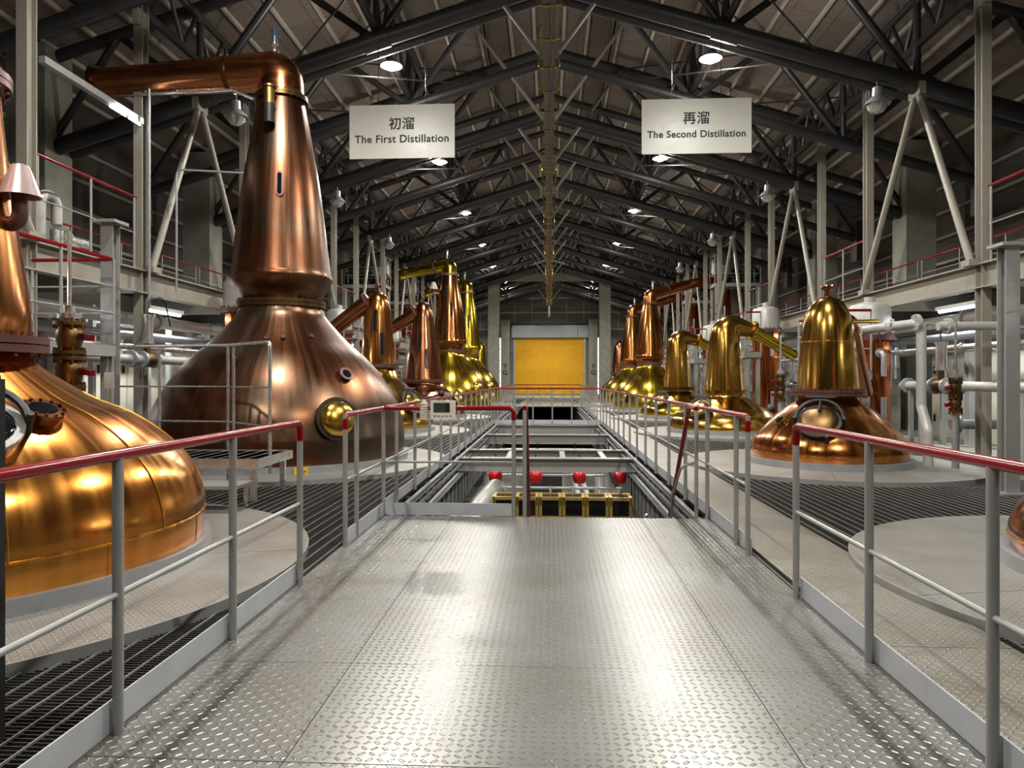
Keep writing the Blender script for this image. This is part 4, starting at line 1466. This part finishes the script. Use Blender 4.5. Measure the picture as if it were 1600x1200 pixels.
def rack(s, y0, y1, label, seed, X0=6.0, X1=6.62, high=False):
    rnd = random.Random(seed)
    Rk = thing('pipe_rack', label, 'pipe rack', (s * (X0 + X1) / 2, (y0 + y1) / 2, 0))
    for x in (X0, X1):
        for y in (y0, (y0 + y1) / 2, y1):
            MB().cbox((s * x, y, 1.35), (.09, .09, 2.7)).build('post', 'grey', Rk, False)
    for z in ((2.55,) if high else (1.05, 2.55)):
        for x in (X0, X1):
            MB().cbox((s * x, (y0 + y1) / 2, z), (.08, y1 - y0, .1)).build('beam', 'grey', Rk, False)
        for y in (y0, y1):
            MB().cbox((s * (X0 + X1) / 2, y, z), (X1 - X0, .08, .08)).build('cross_beam', 'grey', Rk, False)
    for i in range(7):
        r = rnd.choice((.035, .045, .06, .075))
        x = s * rnd.uniform(X0 - .12, X1 + .1)
        z = rnd.choice((2.0, 2.15, 2.3, 2.45, 2.6)) if high else rnd.choice((1.17, 1.6, 1.85, 2.1, 2.3, 2.66, 2.75 if X0 < 7 else 2.4)) + rnd.uniform(-.03, .03)
        ya, yb = y0 - rnd.uniform(-.6, .05), y1 + rnd.uniform(-.8, .05)
        pts = [(x, ya, rnd.uniform(.1, .9)), (x, ya, z), (x, yb, z), (x, yb, rnd.uniform(.1, 1.2))]
        if high or rnd.random() < .4:
            pts = pts[1:3] if high else pts[1:]
        b = MB().tube(route(pts, r * 2.2), r, 12)
        for yy in (ya + .3, yb - .3):
            b.ring((x, yy, z), (0, 1, 0), r * 1.7, .035, 16)
        b.build('pipe', rnd.choice(('white', 'galv', 'stain', 'white')), Rk)
    for i in range(0 if high else 6):
        r = rnd.choice((.02, .03, .04))
        y = rnd.uniform(y0, y1)
        x = s * (X0 - rnd.uniform(.05, .25))
        z1 = rnd.uniform(1.6, 2.9)
        b = MB().tube(route([(x, y, .02), (x, y, z1), (x + s * .5, y, z1)], .08), r, 10)
        b.build('riser', rnd.choice(('galv', 'white', 'stain')), Rk)
        b = valve(MB(), (x, y, rnd.uniform(.7, 1.4)), r=r * 1.4)
        zz = b.v[0][2]
        b.cyl((x, y, zz), (x - s * .16, y, zz + .02), .012, 6)
        b.cbox((x - s * .17, y, zz + .02), (.03, .1, .03))
        b.build('valve', rnd.choice(('stain', 'dark', 'oldbrass')), Rk)
    # control cylinder and gauge
    y = rnd.uniform(y0 + .3, y1 - .3)
    b = MB().cyl((s * (X0 - .1), y, 1.7), (s * (X0 - .1), y, 2.1), .07, 16).cyl((s * (X0 - .1), y, 1.66), (s * (X0 - .1), y, 1.7), .085, 16).cyl((s * (X0 - .1), y, 2.1), (s * (X0 - .1), y, 2.13), .085, 16)
    b.cyl((s * (X0 - .1), y, 1.4), (s * (X0 - .1), y, 1.66), .035, 12)
    b.build('actuator', 'stain', Rk)
    b = MB().cyl((s * (X0 - .16), y + .5, 1.62), (s * (X0 - .22), y + .5, 1.62), .07, 20).cyl((s * (X0 - .19), y + .5, 1.3), (s * (X0 - .19), y + .5, 1.6), .012, 8)
    b.build('gauge', 'white', Rk)
    return Rk
BETWEEN = ['between the first and second stills', 'between the second and third stills', 'between the third and fourth stills', 'between the fourth and fifth stills', 'between the fifth and sixth stills', 'between the sixth and last stills']
for s in (-1, 1):
    for k in range(6):
        if s > 0 and k:
            y0 = ROW_Y[k] + 4.1
            rack(s, y0, ROW_Y[k + 1] - 1.5, 'rack of white and silver process pipes %s, %s Distillation side' % (BETWEEN[k], SIDE[s]), 11 * k + s + 40)
        rack(s, ROW_Y[k] + (4.6 if s < 0 else 1.2), ROW_Y[k + 1] + (2.9 if s < 0 else .2), 'deeper pipe rack under the catwalk %s, %s Distillation side' % (BETWEEN[k], SIDE[s]), 7 * k + s + 90, 8.05, 8.5, k <= 1)

# long pipes under the catwalks
for s in (-1, 1):
    for x, z, r, m, w in ((7.3, 2.45, .11, 'white', 'thick white pipe slung under the catwalk beam'), (7.65, 2.2, .075, 'galv', 'silver pipe slung under the catwalk beside the thick white one'), (7.2, 1.95, .05, 'stain', 'thin shiny pipe slung lowest under the catwalk')):
        b = MB().cyl((s * x, 5, z), (s * x, 47, z), r, 16)
        y = 6
        while y < 47:
            b.ring((s * x, y, z), (0, 1, 0), r * 1.5, .05, 20)
            y += 3.4
        single(b, 'service_pipe', m, '%s, %s Distillation side' % (w, SIDE[s]), 'pipe')
    for k in range(4):
        y = 13.8 + PITCH * k
        C = thing('beige_cabinet', 'row of beige cabinet doors under the catwalk %s, %s Distillation side' % (BAY[k + 1], SIDE[s]), 'cabinet', (s * 9.0, y + 1.2, 0))
        MB().cbox((s * 9.2, y + 1.2, 1.05), (.5, 4.2, 2.1)).build('body', 'panelb', C, False)
        for j in range(5):
            yy = y - .45 + j * .83
            dr = MB().cbox((s * 8.94, yy, 1.08), (.025, .8, 1.98)).build('door', 'panelb', C, False)
            for z in (.5, 1.6):
                MB().cbox((s * 8.915, yy + .28, z), (.03, .05, .16)).build('handle', 'dark', dr, False)

# ------------------------------------------------------------------ pipework beside the dome still
def pipe(name, pts, r, m, label, cat='pipe', bend=.12, flanges=(), valves=()):
    b = MB().tube(route(pts, bend), r, 16)
    for p, d in flanges:
        b.ring(p, d, r * 1.8, .06, 24, 8, .014)
    for p, d in valves:
        valve(b, p, Vector(d), r * 1.1)
    return single(b, name, m, label, cat)
pipe('steam_pipe', [(5.3, 12.3, 2.22), (5.95, 11.7, 2.3), (5.95, 11.7, .95), (5.9, 11.4, .6), (5.9, 11.4, .05)], .075, 'white', 'white pipe dropping in front of the copper condenser beside the dome topped still', flanges=[((5.62, 12.02, 2.26), (1, -.9, .1)), ((5.88, 11.7, 2.3), (1, 0, .1))], bend=.13)
pipe('steam_pipe', [(6.05, 11.4, 2.22), (7.05, 11.4, 2.22), (7.05, 11.4, .02)], .07, 'white', 'level white pipe running from the dropping pipe towards the beige cabinets', flanges=[((6.2, 11.4, 2.22), (1, 0, 0))])
pipe('drain_pipe', [(6.9, 12.6, .62), (8.15, 12.6, .62), (8.15, 12.6, .02)], .085, 'galv', 'silver pipe turning down into the floor in front of the beige cabinets', bend=.1, flanges=[((7.0, 12.6, .62), (1, 0, 0)), ((8.15, 12.6, .04), (0, 0, 1))])
def valve_tree(x, y, z0, z1, label, m='dark', handle=1, r=.11):
    V = thing('valve_tree', label, 'valve', (x, y, 0))
    MB().cyl((x, y, 0), (x, y, z0), r * .75, 16).build('standpipe', 'galv', V)
    n = 2
    st_ = (z1 - z0) / n
    for i in range(n):
        zc = z0 + st_ * (i + .5)
        b = MB()
        b.lathe([(r, zc - st_ * .5), (r * 1.35, zc - st_ * .5), (r * 1.35, zc - st_ * .4), (r * .85, zc - st_ * .38), (r * 1.1, zc - st_ * .1), (r * 1.15, zc + st_ * .12), (r * .85, zc + st_ * .3), (r * 1.35, zc + st_ * .34), (r * 1.35, zc + st_ * .44), (r, zc + st_ * .46)], (x, y, 0), 24)
        for j in range(8):
            a = PI / 4 * j
            for zz in (zc - st_ * .45, zc + st_ * .39):
                b.cyl((x + r * 1.2 * math.cos(a), y + r * 1.2 * math.sin(a), zz - .05), (x + r * 1.2 * math.cos(a), y + r * 1.2 * math.sin(a), zz + .05), .014, 6)
        b.cyl((x, y, zc), (x + handle * r * 1.7, y - .02, zc), r * .35, 12)
        vb = b.build('valve_body', 'oldbrass', V)
        b = MB().bar((x + handle * r * 1.6, y - .05, zc), (x + handle * r * 2.9, y - .12, zc - .02), .05, .055)
        b.build('valve_handle', 'red', vb)
    b = MB().cyl((x, y, z1), (x, y, z1 + .14), r * .5, 12).ring((x, y, z1 + .03), (0, 0, 1), r, .05, 20, 6).cyl((x, y, z1 + .1), (x, y, z1 + .9), .02, 8)
    b.build('top_pipe', 'stain', V)
    return V
valve_tree(-4.85, 6.95, 1.3, 2.0, 'stack of dark brass valves with red handles behind the nearest polished still')
valve_tree(6.15, 11.1, .9, 1.4, 'valve stack with red handles beside the dropping white pipe', handle=-1, r=.07)
VT = ['third', 'fourth', 'fifth', 'sixth']
for s in (-1, 1):
    for k in range(2, 6):
        valve_tree(s * 5.35, ROW_Y[k] - (2.3 if k > 3 else 1.75), .9, 1.5, 'dark valve stack with red handles in front of the %s still, %s Distillation side' % (VT[k - 2], SIDE[s]), handle=-s, r=.08)

def actuated(x, y0, y1, z, yv, label):
    A = thing('actuated_valve', label, 'valve', (x, yv, 0))
    MB().cyl((x, y0, z), (x, y1, z), .075, 16).build('pipe', 'white', A)
    for yy in (yv - .5, yv - .2, yv + .2, y1 - .2):
        MB().ring((x, yy, z), (0, 1, 0), .14, .05, 20, 8).build('pipe_flange', 'galv', A)
    b = MB().tube([(x, yv - .18, z), (x, yv, z), (x, yv + .18, z)], [.09, .13, .09], 16).cyl((x, yv, z), (x, yv, z + .3), .05, 12)
    b.build('valve_body', 'oldbrass', A)
    b = MB().cyl((x, yv, z + .28), (x, yv, z + .72), .085, 20).cyl((x, yv, z + .26), (x, yv, z + .3), .105, 20).cyl((x, yv, z + .7), (x, yv, z + .74), .105, 20)
    b.build('actuator', 'stain', A)
    MB().tube(route([(x, yv, z + .74), (x, yv + .05, z + 1.0), (x, yv + .5, z + 1.1), (x, yv + .7, z + .6)], .2), .012, 8).build('cable', 'black', A)
    for yy in (y0 + .2, y1 - .3):
        MB().cbox((x, yy, z / 2 - .04), (.07, .07, z - .08)).build('support', 'grey', A, False)
actuated(-6.62, 9.5, 13.4, 1.72, 11.4, 'shiny actuated valve on a white pipe behind the shoulder of the huge brown still')
actuated(6.58, 10.0, 13.6, 1.28, 12.3, 'shiny actuated valve on a white pipe in front of the beige cabinets')

# posts that carry the side platforms
def steel_post(x, y, z, label, w=.17):
    Pt = thing('platform_post', label, 'post', (x, y, 0))
    MB().ibeam((x, y, .02), (x, y, z), w, w, .014).build('shaft', 'grey', Pt, False)
    MB().cbox((x, y, z + .02), (w * 1.9, w * 1.9, .04)).build('cap_plate', 'grey', Pt, False)
    MB().cbox((x, y, .01), (w * 2, w * 2, .03)).build('base_plate', 'galv', Pt, False)
steel_post(5.57, 8.93, 3.0, 'grey steel post with cap plate standing at the frame edge beside the grating')
steel_post(8.73, 15.2, 2.8, 'grey steel post with cap plate standing by the beige cabinets')
steel_post(-5.95, 9.35, 3.5, 'grey steel post with cap plate behind the valve stack')
platform(5.75, 7.05, 7.6, 8.75, 1.5, 'red railed side platform at the frame edge behind the grey post')
platform(-6.75, -5.65, 6.95, 8.95, 1.85, 'red railed side platform behind the nearest polished still')

# low stainless work platform and step by the huge brown still
LP = thing('inspection_platform', 'low stainless platform with polished hand rails at the huge brown still', 'platform', (-4.4, 8.3, .05))
b = MB()
for i in range(14):
    b.box((-5.6, 7.75 + i * .07, .47), (-3.25, 7.75 + i * .07, .5))
for i in range(16):
    b.box((-5.6 + i * .155, 7.75, .47), (-5.585 + i * .155, 8.7, .5))
b.build('deck', 'galv', LP, False)
b = MB()
for a_, c_ in (((-5.6, 7.72), (-3.22, 7.72)), ((-3.22, 7.72), (-3.22, 8.73)), ((-3.22, 8.73), (-5.6, 8.73)), ((-5.6, 8.73), (-5.6, 7.72))):
    b.bar((*a_, .46), (*c_, .46), .04, .1)
b.build('edge_channel', 'stain', LP, False)
for x in (-5.5, -3.3):
    for y in (7.78, 8.66):
        MB().cbox((x, y, .24), (.06, .06, .4)).build('leg', 'stain', LP, False)
ln = [(-3.24, 8.1, 1.83), (-4.1, 8.9, 1.83), (-5.7, 9.15, 1.83)]
MB().tube(route([(-3.24, 8.1, .3), (-3.24, 8.1, 1.83)] + ln[1:], .06), .021, 12).build('hand_rail', 'stain', LP)
for z in (.85, 1.3):
    MB().tube([(-3.24, 8.1, z), (-4.1, 8.9, z), (-5.7, 9.15, z)], .012, 8).build('mid_rail', 'stain', LP)
for x, y in ((-4.0, 8.82), (-4.12, 8.92), (-5.1, 9.06)):
    MB().cyl((x, y, .06), (x, y, 1.82), .018, 10).build('post', 'stain', LP)
SPt = thing('step', 'stainless step on screw feet in front of the low platform', 'step', (-3.6, 7.2, .05))
MB().cbox((-3.75, 7.2, .3), (1.2, .42, .035)).build('tread', 'galv', SPt, False)
for x in (-4.3, -3.2):
    for y in (7.04, 7.36):
        MB().cbox((x, y, .2), (.04, .04, .18)).cyl((x, y, .06), (x, y, .13), .01, 8).cyl((x, y, .05), (x, y, .065), .03, 12).build('leg', 'stain', SPt, False)

# paper tags, conduit, yellow hose on the catwalk
single(MB().cbox((-5.3, 8.3, 1.38), (.12, .006, .2)), 'paper_tag', 'paper', 'white paper tag hung beside the valve stack', 'tag')
TG = thing('hose', 'yellow hose looped on the catwalk rail with a white tag', 'hose', (-6.9, 16.9, 3.4))
MB().tube([(-6.88, 16.0 + i * .22, 4.35 - .9 * math.sin(PI * i / 10) + .03 * i) for i in range(11)], .02, 8).build('hose_line', 'yline', TG)
MB().cbox((-6.83, 17.0, 3.36), (.01, .22, .3)).build('tag', 'paper', TG, False)
pipe('conduit', [(-6.72, 11.62, 2.6), (-6.72, 11.62, 6.5), (-5.4, 11.9, 6.5)], .022, 'galv', 'thin conduit climbing the steel post and reaching under the big brown arm', bend=.1)
pipe('conduit', [(-6.4, 11.9, 2.9), (-6.4, 11.9, 5.0), (-5.2, 12.2, 5.0), (-5.0, 12.2, 4.8)], .018, 'galv', 'thin conduit bridging from the steel post to the big brown neck', bend=.1)
pipe('swan_pipe', [(-7.35, 9.9, CB + .06), (-7.35, 9.9, 4.1), (-7.35, 10.25, 4.1), (-7.35, 10.25, 3.7)], .075, 'white', 'white swan bend pipe standing on the catwalk behind the nearest still', bend=.17)
b = MB()
b.cyl((-7.35, 10.25, 3.62), (-7.35, 10.25, 3.35), .09, 16)
b.cyl((-7.35, 10.35, 3.5), (-7.35, 10.9, 3.5), .11, 16)
b.ring((-7.35, 10.4, 3.5), (0, 1, 0), .16, .04, 20, 8)
b.cyl((-7.35, 10.6, 3.3), (-7.35, 10.6, 3.4), .14, 16)
single(b, 'pump', 'stain', 'small shiny pump beside the white swan bend pipe', 'pump')

# ------------------------------------------------------------------ inside the pit
for k, y in enumerate((9.0, 14.0, 19.0)):  # unseen strip lamps added below the grating to brighten the pit
    for s, nm in ((-1, 'First'), (1, 'Second')):
        U = thing('strip_lamp', 'added unseen strip lamp under the %s stretch of grating, %s Distillation side' % (['nearest', 'middle', 'farthest'][k], nm), 'lamp', (s * 2.7, y, -.95))
        MB().cbox((s * 2.7, y, -.6), (.14, 1.4, .3)).build('housing', 'white', U, False)
        MB().cyl((s * 2.7, y - .65, -.79), (s * 2.7, y + .65, -.79), .03, 12).build('tube_lamp', 'tube', U)
        ld = bpy.data.lights.new('strip_light_source', 'AREA')
        ld.shape = 'RECTANGLE'
        ld.size = .2
        ld.size_y = 1.3
        ld.energy = STRIP_W
        lo = bpy.data.objects.new('strip_light_source', ld)
        COL.objects.link(lo)
        lo.parent = U
        lo.location = (0, 0, .1)
for y, lab in ((12.8, 'nearest'), (14.3, 'second'), (18.2, 'third')):
    b = MB()
    b.ibeam((RL + .02, y, -.14), (RR - .02, y, -.14), .18, .24, .02)
    struct(b, 'beam_pit', 'grey', False)
b = MB()
for x in (-.75, .25, 1.0):
    b.ibeam((x, 12.88, -.1), (x, 14.22, -.1), .1, .12, .012)
struct(b, 'beam_pit_joists', 'grey', False)
b = MB()
b.ibeam((RL + .02, PIT1 - .06, -.2), (RR - .02, PIT1 - .06, -.2), .2, .36, .02)
struct(b, 'beam_pit', 'grey', False)
b = MB()
for i in range(6):
    x = -.72 + i * .37
    y, z0, z1 = 11.5, -1.0, -.5
    S_ = thing('spirit_safe', 'brass spirit safe with glass panes in the pit, %s in the row' % ['leftmost', 'second from left', 'third from left', 'third from right', 'second from right', 'rightmost'][i], 'spirit safe', (x, y, LOW), 'spirit safes in the pit')
    w, d_ = .175, .22
    f = MB()
    for sx in (-1, 1):
        for sy in (-1, 1):
            f.cbox((x + sx * (w - .02), y + sy * (d_ - .02), (z0 + z1) / 2), (.045, .045, z1 - z0))
        f.cbox((x + sx * (w - .02), y, z1 + .005), (.05, 2 * d_, .05))
        f.cbox((x + sx * (w - .02), y, z0), (.05, 2 * d_, .05))
    for sy in (-1, 1):
        for z in (z0, z0 + .2, z1):
            f.cbox((x, y + sy * (d_ - .02), z), (2 * w, .05, .05))
    f.build('frame', 'safe', S_, False)
    MB().cbox((x, y, z1), (2 * w - .1, 2 * d_ - .1, .012)).build('pane', 'glass', S_, False)
    MB().cbox((x, y - d_ + .02, (z0 + z1) / 2), (2 * w - .06, .012, z1 - z0 - .05)).build('pane', 'glass', S_, False)
    MB().cbox((x, y, (z0 + LOW) / 2 - .02), (2 * w - .04, 2 * d_ - .06, z0 - LOW - .04)).build('stand', 'pit', S_, False)
    MB().cyl((x, y + .1, z1 + .02), (x, y + .1, z1 + .12), .02, 10).cbox((x, y + .1, z1 + .13), (.09, .03, .03)).build('handle', 'white', S_)
    for sx in (-1, 1):
        MB().cyl((x + sx * (w - .02), y - d_ - .01, z1 + .02), (x + sx * (w - .02), y - d_ - .01, z1 - .1), .012, 8).build('hinge', 'brass', S_)
for i, x in enumerate((-1.02, -.255, .57, 1.33)):
    for y, z, rw in ((13.5, -.46, 'front'), (16.0, -.46, 'rear')):
        R_ = thing('pendant_lamp', 'red bucket lamp hung below the pit beams, %s of the %s row' % (['first from the left', 'second from the left', 'third from the left', 'fourth from the left'][i], rw), 'lamp', (x, y, z - .1), 'red bucket lamps')
        MB().lathe([(0, .1), (.05, .12), (.1, .09), (.13, .04), (.13, -.03), (.1, -.11), (.07, -.1), (.07, -.09), (.0, -.09)], (x, y, z), 24).build('shade', 'redlamp', R_)
        MB().cyl((x, y, z + .09), (x, y, -.03), .012, 8).build('stem', 'dark', R_)
pipe('lagged_pipe', [(-1.4, 10.3, -1.5), (-1.2, 11.6, -.75), (-.95, 13.3, -.55), (-.75, 13.4, -1.6)], .15, 'white', 'thick white lagged pipe bending down inside the pit', bend=.35, flanges=[((-1.25, 11.25, -.95), (.1, .6, .35))])
for i, (x, z) in enumerate(((.75, -1.6), (.98, -1.6))):
    pipe('floor_pipe', [(x, 13.5, z), (x, 30, z)], .07, 'white', 'white pipe running away low in the pit, %s of the pair' % ['left', 'right'][i])
single(MB().box((-.5, 19, LOW), (.35, 19.15, -.9)), 'dark_screen', 'black', 'dark screen standing low in the pit', 'screen')
single(MB().box((.46, 12.5, LOW), (.56, 30, LOW + .006)), 'floor_line', 'yline', 'yellow line painted on the lower floor of the pit', 'floor line')
rnd = random.Random(5)
for i in range(12):
    y = [8.6, 9.4, 10.2, 10.8, 15.5, 16.5, 17.3, 19.2, 20.0, 20.8, 21.2, 17.9][i]
    z = rnd.uniform(-1.0, -.55)
    r = rnd.choice((.03, .045, .06))
    xa, xb = ((-1.6, -1.05) if i < 4 else (-1.5, 1.4))
    if i == 3:
        xa, xb = 1.45, 1.55
    pipe('pit_pipe', [(xa, y, z - 1.2), (xa, y, z), (xb, y, z), (xb, y, z - 1.5)], r, rnd.choice(('white', 'galv', 'stain')), 'grey pipe loop crossing the pit below walkway level', bend=.1)['group'] = 'pipe loops crossing the pit'

single(MB().box((-2.6, 2.62, 0), (-2.115, 2.66, 1.4)), 'notice_stand', 'black', 'dark upright board cut off by the frame beside the nearest handrail', 'board')
